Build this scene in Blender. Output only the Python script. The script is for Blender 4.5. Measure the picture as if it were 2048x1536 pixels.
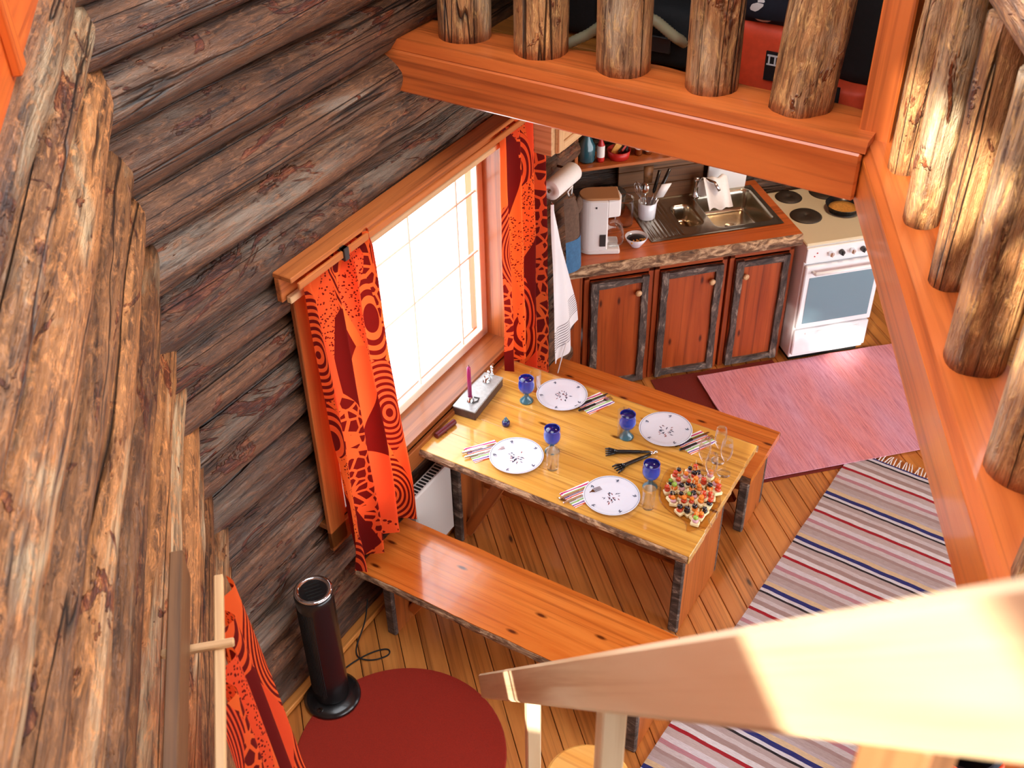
import bpy, bmesh, math, random
from mathutils import Vector, Matrix, noise
random.seed(7)
SC = bpy.context.scene
for o in list(bpy.data.objects): bpy.data.objects.remove(o)
R = math.radians
S2 = math.sqrt(.5)

# ------------------------------------------------------------------ camera, sky, sun, exposure
FPX = 2230.0
CAM = Vector((2.5, -1.95, 4.2))
YAW, PITCH, ROLL = R(-31.7), R(38.04), R(1.1)
fw = Vector((math.sin(YAW)*math.cos(PITCH), math.cos(YAW)*math.cos(PITCH), -math.sin(PITCH)))
r0 = Vector((math.cos(YAW), -math.sin(YAW), 0)); d0 = fw.cross(r0)
rt = r0*math.cos(ROLL)+d0*math.sin(ROLL); dn = -r0*math.sin(ROLL)+d0*math.cos(ROLL)
cam = bpy.data.cameras.new('camera'); cam_o = bpy.data.objects.new('camera', cam)
SC.collection.objects.link(cam_o)
m = Matrix.Identity(4)
for i in range(3): m[i][0], m[i][1], m[i][2], m[i][3] = rt[i], -dn[i], -fw[i], CAM[i]
cam_o.matrix_world = m
cam.sensor_width = 36; cam.lens = 36*FPX/2048; cam.clip_start = .05
cam.dof.use_dof = True; cam.dof.focus_distance = 4.6; cam.dof.aperture_fstop = 6.5
SC.camera = cam_o

w = bpy.data.worlds.new('world'); SC.world = w; w.use_nodes = True
bg = w.node_tree.nodes['Background']; bg.inputs[0].default_value = (.93, .96, 1, 1); bg.inputs[1].default_value = 4.0
sun = bpy.data.lights.new('sun', 'SUN'); sun.energy = 11; sun.angle = R(1.6); sun.color = (1, .93, .8)
sun_o = bpy.data.objects.new('sun', sun); SC.collection.objects.link(sun_o)
sun_o.rotation_euler = Vector((-.09, 1, -.37)).to_track_quat('-Z', 'Y').to_euler()
sun_o.location = (1, -6, 7)
vs = SC.view_settings
vs.view_transform = 'Standard'; vs.look = 'None'; vs.gamma = 1; vs.use_curve_mapping = False; vs.exposure = .5

# ------------------------------------------------------------------ pixel -> direction helpers
def ray(u, v): return rt*((u-1024)/FPX)+dn*((v-768)/FPX)+fw
def zp(u, v, z):
    d = ray(u, v); return CAM+d*((z-CAM.z)/d.z)
def along(u, v, dist): return CAM+ray(u, v).normalized()*dist

# ------------------------------------------------------------------ node helpers and materials
def srgb(r, g, b):
    f = lambda c: (c/255/12.92) if c/255 <= .04045 else ((c/255+.055)/1.055)**2.4
    return (f(r), f(g), f(b), 1)
class NT:
    def __init__(s, name):
        s.m = bpy.data.materials.new(name); s.m.use_nodes = True; s.t = s.m.node_tree
        s.b = s.t.nodes['Principled BSDF']; s.out = s.t.nodes['Material Output']
    def n(s, typ, **kw):
        nd = s.t.nodes.new(typ)
        for k, v in kw.items(): setattr(nd, k, v)
        return nd
    def l(s, a, b): s.t.links.new(a, b)
    def val(s, sock, v):
        if hasattr(v, 'is_output') or isinstance(v, bpy.types.NodeSocket): s.l(v, sock)
        else: sock.default_value = v
    def coord(s, scale, rnd=True, uv=False):
        tc = s.n('ShaderNodeTexCoord'); src = tc.outputs['UV' if uv else 'Object']
        if rnd:
            oi = s.n('ShaderNodeObjectInfo'); mu = s.n('ShaderNodeVectorMath', operation='MULTIPLY_ADD')
            cx = s.n('ShaderNodeCombineXYZ')
            for i in range(3): s.l(oi.outputs['Random'], cx.inputs[i])
            s.l(cx.outputs[0], mu.inputs[0]); mu.inputs[1].default_value = (37, 19, 53); s.l(src, mu.inputs[2]); src = mu.outputs[0]
        mp = s.n('ShaderNodeMapping'); s.l(src, mp.inputs[0]); mp.inputs['Scale'].default_value = scale
        return mp.outputs[0]
    def noise(s, co, scale=1, detail=4, rough=.55, dist=0):
        nz = s.n('ShaderNodeTexNoise'); s.l(co, nz.inputs['Vector'])
        nz.inputs['Scale'].default_value = scale; nz.inputs['Detail'].default_value = min(detail, 4.5)
        nz.inputs['Roughness'].default_value = rough; nz.inputs['Distortion'].default_value = dist
        return nz.outputs['Fac']
    def ramp(s, fac, stops, interp='LINEAR'):
        rp = s.n('ShaderNodeValToRGB'); rp.color_ramp.interpolation = interp
        e = rp.color_ramp.elements
        while len(e) < len(stops): e.new(.5)
        for el, (p, c) in zip(e, stops):
            el.position = p; el.color = c if len(c) == 4 else (*c, 1)
        s.l(fac, rp.inputs[0]); return rp.outputs[0]
    def mix(s, fac, a, b, mode='MIX'):
        mx = s.n('ShaderNodeMix', data_type='RGBA', blend_type=mode)
        s.val(mx.inputs[0], fac); s.val(mx.inputs[6], a); s.val(mx.inputs[7], b); return mx.outputs[2]
    def math(s, op, a, b=0):
        nd = s.n('ShaderNodeMath', operation=op); s.val(nd.inputs[0], a); s.val(nd.inputs[1], b); return nd.outputs[0]
    def bump(s, h, strength=.3, dist=.01):
        bp = s.n('ShaderNodeBump'); s.l(h, bp.inputs['Height']); bp.inputs['Strength'].default_value = strength
        bp.inputs['Distance'].default_value = dist; s.l(bp.outputs[0], s.b.inputs['Normal'])
    def fin(s, color=None, rough=.5, metal=0, spec=.5, coat=0, trans=0):
        if color is not None: s.val(s.b.inputs['Base Color'], color)
        s.val(s.b.inputs['Roughness'], rough); s.b.inputs['Metallic'].default_value = metal
        s.b.inputs['Specular IOR Level'].default_value = spec; s.b.inputs['Coat Weight'].default_value = coat
        s.b.inputs['Coat Roughness'].default_value = .08
        s.b.inputs['Transmission Weight'].default_value = trans
        return s.m
M = {}
W4, K4 = (1, 1, 1, 1), (0, 0, 0, 1)
def wood(name, light, dark, grain, rough=.4, coat=0, gs=1.0, knots=.55, bump=.15):
    t = NT(name)
    c1 = t.coord((1.1*gs, 11*gs, 11*gs)); n1 = t.noise(c1, 1, 5, .6, .6)
    col = t.ramp(n1, [(.3, dark), (.72, light)])
    c2 = t.coord((.9*gs, 46*gs, 46*gs)); n2 = t.noise(c2, 1, 3, .6, .3)
    col = t.mix(t.ramp(n2, [(.5, K4), (.72, (.75, .75, .75, 1))]), col, grain)
    h = n2
    if knots:
        c3 = t.coord((3.4*gs, 10*gs, .001)); vo = t.n('ShaderNodeTexVoronoi', voronoi_dimensions='2D'); t.l(c3, vo.inputs['Vector']); vo.inputs['Scale'].default_value = .8
        k = t.ramp(vo.outputs['Distance'], [(.035, (min(1, knots*1.6),)*3+(1,)), (.095, K4)])
        gate = t.math('GREATER_THAN', t.n('ShaderNodeSeparateColor').outputs[0], .74)
        sc = gate.node.inputs[0].links[0].from_node; t.l(vo.outputs['Color'], sc.inputs[0])
        col = t.mix(t.math('MULTIPLY', k, gate), col, (grain[0]*.35, grain[1]*.3, grain[2]*.3, 1))
    t.bump(h, bump, .004)
    return t.fin(col, rough, coat=coat)
M['beam'] = wood('beam_pine', srgb(214, 114, 52), srgb(178, 82, 32), srgb(116, 48, 18), .33, .35, .8, .3)
M['beam2'] = wood('rail_beam_pine', srgb(226, 130, 50), srgb(190, 88, 28), srgb(120, 52, 18), .3, .4, .8, .5)
M['table'] = wood('table_pine', srgb(232, 180, 88), srgb(206, 144, 56), srgb(158, 96, 34), .2, .8, 1, .62)
M['bench'] = wood('bench_pine', srgb(232, 138, 58), srgb(202, 102, 34), srgb(146, 64, 20), .2, .8, 1, .62)
M['floor'] = wood('floor_pine', srgb(222, 148, 74), srgb(188, 112, 48), srgb(120, 64, 26), .36, .2, .9, .62)
M['loftfloor'] = wood('loft_floor_pine', srgb(205, 130, 55), srgb(165, 92, 34), srgb(104, 54, 20), .5, 0, .9, .5)
M['door'] = wood('cabinet_door_pine', srgb(182, 84, 34), srgb(142, 56, 20), srgb(92, 32, 12), .35, .2, 1.0, .55)
M['casing'] = wood('casing_pine', srgb(200, 116, 58), srgb(164, 84, 36), srgb(108, 50, 22), .35, .25, 1, .2)
M['roofboard'] = wood('upper_board_pine', srgb(235, 116, 40), srgb(205, 84, 24), srgb(160, 58, 16), .45, .1, 1, .3)
M['pale'] = wood('pale_pine', srgb(226, 186, 140), srgb(206, 158, 108), srgb(178, 124, 80), .4, 0, 1, .25, .08)
M['rail'] = wood('handrail_pine', srgb(232, 214, 178), srgb(214, 182, 140), srgb(190, 146, 100), .45, 0, .7, .4, .06)
M['newel'] = wood('newel_pine', srgb(168, 118, 78), srgb(140, 92, 56), srgb(104, 64, 36), .5, 0, 1, 0, .08)
M['legwood'] = wood('table_leg_pine', srgb(188, 104, 46), srgb(146, 72, 28), srgb(92, 42, 16), .4, 0, 1, .5)
M['darkwood'] = wood('backsplash_wood', srgb(132, 88, 50), srgb(96, 58, 30), srgb(52, 30, 16), .5, 0, 1, .3)
M['stool'] = wood('stool_birch', srgb(245, 196, 110), srgb(236, 166, 72), srgb(214, 140, 56), .35, .2, 1, 0, .05)

def logmat(name, brown, tan, grey, bark, barkamt=.5, greyamt=.5, lo=.5):
    t = NT(name)
    a = t.noise(t.coord((1.3, 8, 8)), 1, 8, .7, .8)
    col = t.ramp(a, [(.3, brown), (.62, tan)])
    g = t.noise(t.coord((.7, 3.6, 3.6)), 1, 6, .68, .6)
    col = t.mix(t.ramp(g, [(.62-.25*greyamt, K4), (.68-.1*greyamt, (.9, .9, .9, 1))]), col, grey)
    p = t.noise(t.coord((1.6, 4.2, 4.2)), 1.3, 8, .72, 1.4)
    bk = t.ramp(p, [(.70-.2*barkamt, K4), (.725-.2*barkamt, W4)])
    hf = t.noise(t.coord((14, 46, 46)), 1, 7, .78, .8)
    bkc = t.mix(t.ramp(hf, [(.35, K4), (.65, W4)]), (bark[0]*.45, bark[1]*.4, bark[2]*.4, 1), (min(1, bark[0]*2.1), bark[1]*1.9, bark[2]*1.7, 1))
    col = t.mix(bk, col, bkc)
    f = t.noise(t.coord((2.6, 48, 48)), 1, 7, .75, .6)
    col = t.mix(t.ramp(f, [(.45, K4), (.66, (.95, .95, .95, 1))]), col, (brown[0]*.2, brown[1]*.18, brown[2]*.18, 1))
    col = t.mix(t.ramp(hf, [(.5, K4), (.72, (.8, .8, .8, 1))]), col, (min(1, tan[0]*2.), min(1, tan[1]*1.95), min(1, tan[2]*1.9), 1))
    c = t.noise(t.coord((.16, 8, 8)), 1, 2, .5, .05)      # long drying cracks
    cr = t.math('ABSOLUTE', t.math('SUBTRACT', c, .5))
    crk = t.ramp(cr, [(.0, W4), (.006, K4)])
    col = t.mix(t.math('MULTIPLY', crk, .9), col, (.006, .004, .003, 1))
    oi = t.n('ShaderNodeObjectInfo')
    rr = t.math('FRACT', t.math('MULTIPLY', oi.outputs['Random'], 7.31))
    col = t.mix(1, col, t.ramp(rr, [(0, (lo, lo*.9, lo*.82, 1)), (.35, ((lo+1)/2, (lo+1)/2*.96, (lo+1)/2*.93, 1)), (.7, (.95, .95, .95, 1)), (1, (1.15, 1.08, .98, 1))]), 'MULTIPLY')
    h = t.math('SUBTRACT', t.math('ADD', t.math('ADD', t.math('MULTIPLY', f, .7), t.math('MULTIPLY', bk, .35)), t.math('MULTIPLY', hf, .45)), t.math('MULTIPLY', crk, 1.4))
    t.bump(h, 1, .024)
    rg = t.ramp(g, [(.35, (.6, .6, .6, 1)), (.65, (.33, .33, .33, 1))])
    return t.fin(col, rg, spec=.6)
M['logA'] = logmat('log_brown', srgb(78, 48, 34), srgb(132, 88, 58), srgb(146, 130, 114), srgb(104, 46, 22), .6, .42)
M['logB'] = logmat('log_tan', srgb(116, 70, 40), srgb(186, 126, 76), srgb(226, 202, 164), srgb(112, 54, 26), .58, .38)
M['logC'] = logmat('log_dark', srgb(58, 38, 26), srgb(98, 66, 42), srgb(92, 76, 62), srgb(40, 22, 14), .4, .3)
M['bal'] = logmat('baluster_wood', srgb(140, 90, 52), srgb(208, 152, 98), srgb(220, 198, 164), srgb(126, 66, 34), .5, .5, .85)

def barkmat():
    t = NT('bark_edge')
    a = t.noise(t.coord((9, 22, 22)), 1, 6, .7, 1)
    col = t.ramp(a, [(.3, srgb(58, 38, 26)), (.48, srgb(124, 90, 64)), (.64, srgb(206, 170, 132))])
    t.bump(a, 1, .012); return t.fin(col, .8)
M['bark'] = barkmat()
def greybark():
    t = NT('grey_bark_frame')
    a = t.noise(t.coord((10, 26, 26)), 1, 5, .7, .8)
    col = t.ramp(a, [(.35, srgb(44, 34, 30)), (.55, srgb(86, 70, 62)), (.7, srgb(160, 140, 124))])
    t.bump(a, .9, .01); return t.fin(col, .7)
M['greybark'] = greybark()
def plain(name, c, rough=.5, metal=0, coat=0, spec=.5, var=.0, bump=0, bscale=200):
    t = NT(name); col = c
    if var or bump:
        nz = t.noise(t.coord((bscale,)*3), 1, 3, .6)
        if var: col = t.ramp(nz, [(.3, tuple(x*(1-var) for x in c[:3])+(1,)), (.7, c)])
        if bump: t.bump(nz, bump, .003)
    return t.fin(col, rough, metal, spec, coat)
M['white'] = plain('white_enamel', srgb(238, 238, 240), .25, coat=.3)
M['cream'] = plain('cream_enamel', srgb(214, 202, 172), .3, coat=.3)
M['whiteplastic'] = plain('white_plastic', srgb(232, 228, 226), .35)
M['lid'] = plain('brown_tinted_plastic', srgb(190, 140, 100), .2)
M['black'] = plain('black_plastic', srgb(22, 22, 24), .25, coat=.2)
M['blackmat'] = plain('black_cloth', srgb(20, 20, 23), .8, var=.4, bump=.3, bscale=60)
M['navy'] = plain('navy_cloth', srgb(22, 26, 42), .8, var=.3, bump=.3, bscale=60)
M['darkgrey'] = plain('dark_grey_plastic', srgb(52, 50, 50), .35)
M['steel'] = plain('brushed_steel', srgb(196, 186, 168), .22, 1, var=.15, bscale=30)
M['chrome'] = plain('chrome', srgb(226, 226, 228), .1, 1)
M['iron'] = plain('hotplate_iron', srgb(62, 50, 40), .55, .2, var=.3, bscale=80)
M['porcelain'] = plain('white_porcelain', srgb(226, 230, 242), .12, coat=.5)
M['greyblue'] = plain('grey_blue_print', srgb(70, 78, 104), .3)
M['redprint'] = plain('dull_red_print', srgb(140, 78, 84), .3)
M['pewter'] = plain('pewter_stone', srgb(186, 190, 190), .35, .3, var=.25, bscale=60)
M['boxwood'] = plain('dark_box_wood', srgb(84, 58, 52), .4, var=.4, bscale=40)
M['candle'] = plain('purple_candle_wax', srgb(150, 22, 92), .35, coat=.1)
M['maroon'] = plain('maroon_wax', srgb(92, 14, 30), .35)
M['cheese'] = plain('cheese', srgb(248, 236, 186), .5)
M['grape'] = plain('green_grape', srgb(150, 190, 70), .25, coat=.3)
M['olive'] = plain('black_olive', srgb(26, 18, 26), .2, coat=.4)
M['tomato'] = plain('red_tomato', srgb(206, 66, 28), .25, coat=.3)
M['orangef'] = plain('orange_fruit', srgb(240, 134, 34), .35)
M['ham'] = plain('pink_ham', srgb(214, 166, 176), .45)
M['pick'] = plain('wood_pick', srgb(226, 196, 150), .6)
M['redrug'] = plain('red_rug_wool', srgb(160, 34, 8), .9, var=.25, bump=.5, bscale=260)
M['darkredrug'] = plain('dark_red_rug', srgb(128, 36, 20), .95, var=.35, bump=.6, bscale=180)
M['greyrug'] = plain('grey_rug', srgb(96, 90, 94), .95, var=.45, bump=.8, bscale=90)
M['redbag'] = plain('orange_red_nylon', srgb(250, 86, 50), .55, var=.15, bump=.2, bscale=30)
M['label'] = plain('black_label', srgb(24, 24, 28), .5)
M['labelprint'] = plain('white_print', srgb(226, 226, 226), .5)
M['hose'] = plain('beige_hose', srgb(190, 178, 140), .4)
M['paper'] = plain('white_paper', srgb(236, 230, 226), .85, var=.05, bump=.2, bscale=90)
M['cardtube'] = plain('cardboard_tube', srgb(60, 48, 40), .9)
M['mitt'] = plain('brown_mitt_cloth', srgb(104, 78, 62), .9, var=.4, bump=.4, bscale=50)
M['mittblue'] = plain('blue_mitt_cloth', srgb(64, 110, 150), .9, var=.3, bump=.4, bscale=50)
M['rubyred'] = plain('red_paint', srgb(190, 36, 30), .4)
M['snow'] = plain('snow', srgb(248, 248, 250), .9, var=.04, bscale=2)
M['berry'] = plain('dark_berries', srgb(34, 22, 24), .35, var=.4, bscale=70)
M['oats'] = plain('golden_cereal', srgb(224, 160, 74), .7, var=.3, bscale=90)
M['radiator'] = plain('radiator_enamel', srgb(216, 210, 204), .4)
M['gap'] = plain('dark_gap', srgb(16, 12, 10), .9)
M['tealglass'] = plain('teal_bottle', srgb(40, 84, 96), .12, coat=.5)
M['amber'] = plain('amber_bottle', srgb(110, 50, 18), .15, coat=.4)

def glassmat(name, tint=(1, 1, 1, 1), rim=.25):
    t = NT(name); t.t.nodes.remove(t.b)
    tr = t.n('ShaderNodeBsdfTransparent'); tr.inputs[0].default_value = tint
    gl = t.n('ShaderNodeBsdfGlossy'); gl.inputs['Roughness'].default_value = .03; gl.inputs[0].default_value = (1, 1, 1, 1)
    lw = t.n('ShaderNodeLayerWeight'); lw.inputs[0].default_value = rim
    f = t.math('MINIMUM', t.math('ADD', t.math('MULTIPLY', lw.outputs['Fresnel'], .6), t.math('MULTIPLY', t.math('POWER', lw.outputs['Facing'], 4.), .22)), 1.)
    mx = t.n('ShaderNodeMixShader'); t.l(f, mx.inputs[0]); t.l(tr.outputs[0], mx.inputs[1]); t.l(gl.outputs[0], mx.inputs[2])
    if 'window' not in name:
        df = t.n('ShaderNodeBsdfTranslucent'); df.inputs[0].default_value = (1, 1, 1, 1)
        d2 = t.n('ShaderNodeBsdfDiffuse'); d2.inputs[0].default_value = (1, 1, 1, 1)
        ad = t.n('ShaderNodeMixShader'); ad.inputs[0].default_value = .5; t.l(df.outputs[0], ad.inputs[1]); t.l(d2.outputs[0], ad.inputs[2])
        m2 = t.n('ShaderNodeMixShader'); t.l(t.math('MULTIPLY', t.math('POWER', lw.outputs['Facing'], 3.), .26), m2.inputs[0])  # white mixed in towards the edges stands in for bright glass highlights
        t.l(mx.outputs[0], m2.inputs[1]); t.l(ad.outputs[0], m2.inputs[2]); mx = m2
    t.l(mx.outputs[0], t.out.inputs[0]); return t.m
M['glass'] = glassmat('clear_glass', (.98, .98, .99, 1), .12)
M['pane'] = glassmat('window_glass', (.98, .99, 1, 1), .08)
M['platter'] = glassmat('platter_glass', (.93, .86, .76, 1), .12)

def goblet_mat():
    t = NT('blue_glaze'); tc = t.n('ShaderNodeTexCoord'); sp = t.n('ShaderNodeSeparateXYZ'); t.l(tc.outputs['Object'], sp.inputs[0])
    nz = t.noise(t.coord((40, 40, 40)), 1, 4, .6)
    z = t.math('ADD', sp.outputs[2], t.math('MULTIPLY', t.math('SUBTRACT', nz, .5), .03))
    col = t.ramp(z, [(.0, srgb(60, 110, 122)), (.055, srgb(66, 104, 128)), (.075, srgb(38, 78, 190)), (.14, srgb(28, 46, 150))])
    return t.fin(col, .12, coat=.6)
M['goblet'] = goblet_mat()
M['goblet_in'] = plain('dark_blue_glaze', srgb(16, 18, 92), .15, coat=.5)

def curtain_mat():
    t = NT('patterned_orange_cotton')
    oi = t.n('ShaderNodeObjectInfo'); tc = t.n('ShaderNodeTexCoord')
    ad = t.n('ShaderNodeVectorMath', operation='ADD'); cx = t.n('ShaderNodeCombineXYZ'); t.l(oi.outputs['Random'], cx.inputs[0]); t.l(oi.outputs['Random'], cx.inputs[1])
    t.l(tc.outputs['UV'], ad.inputs[0]); t.l(cx.outputs[0], ad.inputs[1]); uv = ad.outputs[0]
    big = t.n('ShaderNodeTexVoronoi'); mp = t.n('ShaderNodeMapping'); t.l(uv, mp.inputs[0]); mp.inputs['Scale'].default_value = (5.6, 2.6, 1)
    t.l(mp.outputs[0], big.inputs['Vector']); big.inputs['Scale'].default_value = 1
    sc = t.n('ShaderNodeSeparateColor'); t.l(big.outputs['Color'], sc.inputs[0]); typ = sc.outputs[0]
    # rings
    rings = t.math('GREATER_THAN', t.math('SINE', t.math('MULTIPLY', big.outputs['Distance'], 75)), .0)
    # dots
    def vor(scale, feat='F1'):
        v = t.n('ShaderNodeTexVoronoi', feature=feat); mq = t.n('ShaderNodeMapping'); t.l(uv, mq.inputs[0]); mq.inputs['Scale'].default_value = (scale, scale, 1)
        t.l(mq.outputs[0], v.inputs['Vector']); v.inputs['Scale'].default_value = 1; return v.outputs['Distance']
    dots = t.math('LESS_THAN', vor(75), .33)
    blobs = t.math('GREATER_THAN', vor(17, 'DISTANCE_TO_EDGE'), .11)
    ticks = t.math('LESS_THAN', vor(34), .3)
    def band(lo, hi): return t.math('MULTIPLY', t.math('GREATER_THAN', typ, lo), t.math('LESS_THAN', typ, hi))
    mask = t.math('MULTIPLY', rings, band(.0, .22))
    for k, lo, hi in ((dots, .22, .42), (blobs, .42, .6), (ticks, .6, .72)):
        mask = t.math('MAXIMUM', mask, t.math('MULTIPLY', k, band(lo, hi)))
    mask = t.math('MAXIMUM', mask, band(.88, 1.01))
    col = t.mix(mask, t.mix(sc.outputs[1], srgb(246, 80, 40), srgb(250, 108, 42)), srgb(112, 14, 8))
    t.fin(col, .8, spec=.2)
    tl = t.n('ShaderNodeBsdfTranslucent'); t.l(col, tl.inputs[0])
    mx = t.n('ShaderNodeMixShader'); mx.inputs[0].default_value = .4
    t.l(t.b.outputs[0], mx.inputs[1]); t.l(tl.outputs[0], mx.inputs[2]); t.l(mx.outputs[0], t.out.inputs[0])
    return t.m
M['curtain'] = curtain_mat()

def stripes_mat(name, stops, period, axis=1, weave=900, base_rough=.95, jitter=.01):
    t = NT(name); tc = t.n('ShaderNodeTexCoord'); sp = t.n('ShaderNodeSeparateXYZ'); t.l(tc.outputs['Object'], sp.inputs[0])
    wob = t.noise(t.coord((9, 9, 1), rnd=False), 1, 2, .5)
    v = t.math('ADD', sp.outputs[axis], t.math('MULTIPLY', t.math('SUBTRACT', wob, .5), jitter))
    f = t.math('FRACT', t.math('DIVIDE', v, period))
    col = t.ramp(f, stops, 'CONSTANT')
    co = t.coord((30, 300, 1) if axis == 1 else (300, 30, 1), rnd=False); nz = t.noise(co, 1, 3, .7)
    col = t.mix(t.ramp(nz, [(.32, (.32, .32, .32, 1)), (.62, K4)]), col, srgb(120, 96, 92), 'MIX')
    t.bump(nz, .8, .006); return t.fin(col, base_rough, spec=.1)
def rag_stops():
    rnd = random.Random(3); base = [srgb(214, 204, 206), srgb(190, 172, 170), srgb(226, 220, 226), srgb(176, 150, 146), srgb(204, 186, 184), srgb(232, 228, 232)]
    seq = [(.012, srgb(28, 30, 36)), (.02, srgb(226, 222, 230)), (.026, srgb(34, 48, 120)), (.03, srgb(228, 200, 160)), (.02, srgb(200, 186, 190)), (.035, base[1]), (.02, base[3]), (.03, base[0]),
           (.025, srgb(196, 140, 150)), (.03, base[2]), (.04, base[4]), (.02, srgb(170, 24, 40)), (.03, base[5]), (.03, base[3]), (.025, base[0]), (.03, base[1])]
    return seq
_seq = rag_stops(); _tot = sum(a for a, _ in _seq); _acc = 0; _st = []
for a, c in _seq: _st.append((_acc/_tot, c)); _acc += a
M['ragrug'] = stripes_mat('striped_rag_weave', _st, _tot*.95)
def pink_mat():
    t = NT('pink_rag_weave')
    a = t.noise(t.coord((150, 6, 1), rnd=False), 1, 4, .7); b = t.noise(t.coord((5, 1.2, 1), rnd=False), 1, 3, .5)
    col = t.mix(t.ramp(b, [(.35, K4), (.65, W4)]), srgb(240, 156, 156), srgb(232, 172, 194))
    col = t.mix(t.ramp(a, [(.45, K4), (.75, (.8, .8, .8, 1))]), col, srgb(166, 84, 100))
    t.bump(a, .8, .006); return t.fin(col, .95, spec=.1)
M['pinkrug'] = pink_mat()
M['napkin'] = None
def napkin_mat():
    t = NT('striped_paper_napkin'); tc = t.n('ShaderNodeTexCoord'); sp = t.n('ShaderNodeSeparateXYZ'); t.l(tc.outputs['Object'], sp.inputs[0])
    f = t.math('FRACT', t.math('MULTIPLY', sp.outputs[0], 17))
    st = [(0, srgb(244, 244, 246)), (.2, srgb(196, 30, 110)), (.34, srgb(244, 244, 246)), (.46, srgb(150, 200, 110)), (.58, srgb(244, 244, 246)), (.72, srgb(120, 40, 150)), (.82, srgb(236, 236, 240)), (.9, srgb(226, 90, 60))]
    return t.fin(t.ramp(f, st, 'CONSTANT'), .85)
M['napkin'] = napkin_mat()
def towel_mat():
    t = NT('white_checked_towel'); tc = t.n('ShaderNodeTexCoord'); sp = t.n('ShaderNodeSeparateXYZ'); t.l(tc.outputs['UV'], sp.inputs[0])
    v = t.math('LESS_THAN', t.math('FRACT', t.math('MULTIPLY', sp.outputs[1], 60)), .35)
    band = t.math('MULTIPLY', t.math('GREATER_THAN', sp.outputs[1], .78), t.math('LESS_THAN', sp.outputs[1], .93))
    col = t.mix(t.math('MULTIPLY', v, band), srgb(230, 226, 228), srgb(120, 110, 112))
    return t.fin(col, .9)
M['towel'] = towel_mat()

# ------------------------------------------------------------------ mesh helpers
COL = SC.collection
def link(name, mesh, mat=None, parent=None, smooth=False):
    o = bpy.data.objects.new(name, mesh); COL.objects.link(o)
    if mat is not None and not mesh.materials:
        for mm in (mat if isinstance(mat, (list, tuple)) else [mat]): mesh.materials.append(mm)
    if parent: o.parent = parent
    if smooth:
        for p in mesh.polygons: p.use_smooth = True
    return o
def tag(o, label, cat, group=None):
    o['label'] = label; o['category'] = cat
    if group: o['group'] = group
    return o
def thing(name, label=None, cat=None, loc=(0, 0, 0), rz=0, group=None):
    o = bpy.data.objects.new(name, None); COL.objects.link(o); o.location = loc; o.rotation_euler = (0, 0, rz); o.empty_display_size = .1
    if label: tag(o, label, cat, group)
    return o
def struct(name, label=None, cat=None, loc=(0, 0, 0), rz=0):
    o = thing(name, label, cat, loc, rz); o['kind'] = 'structure'; return o
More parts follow.
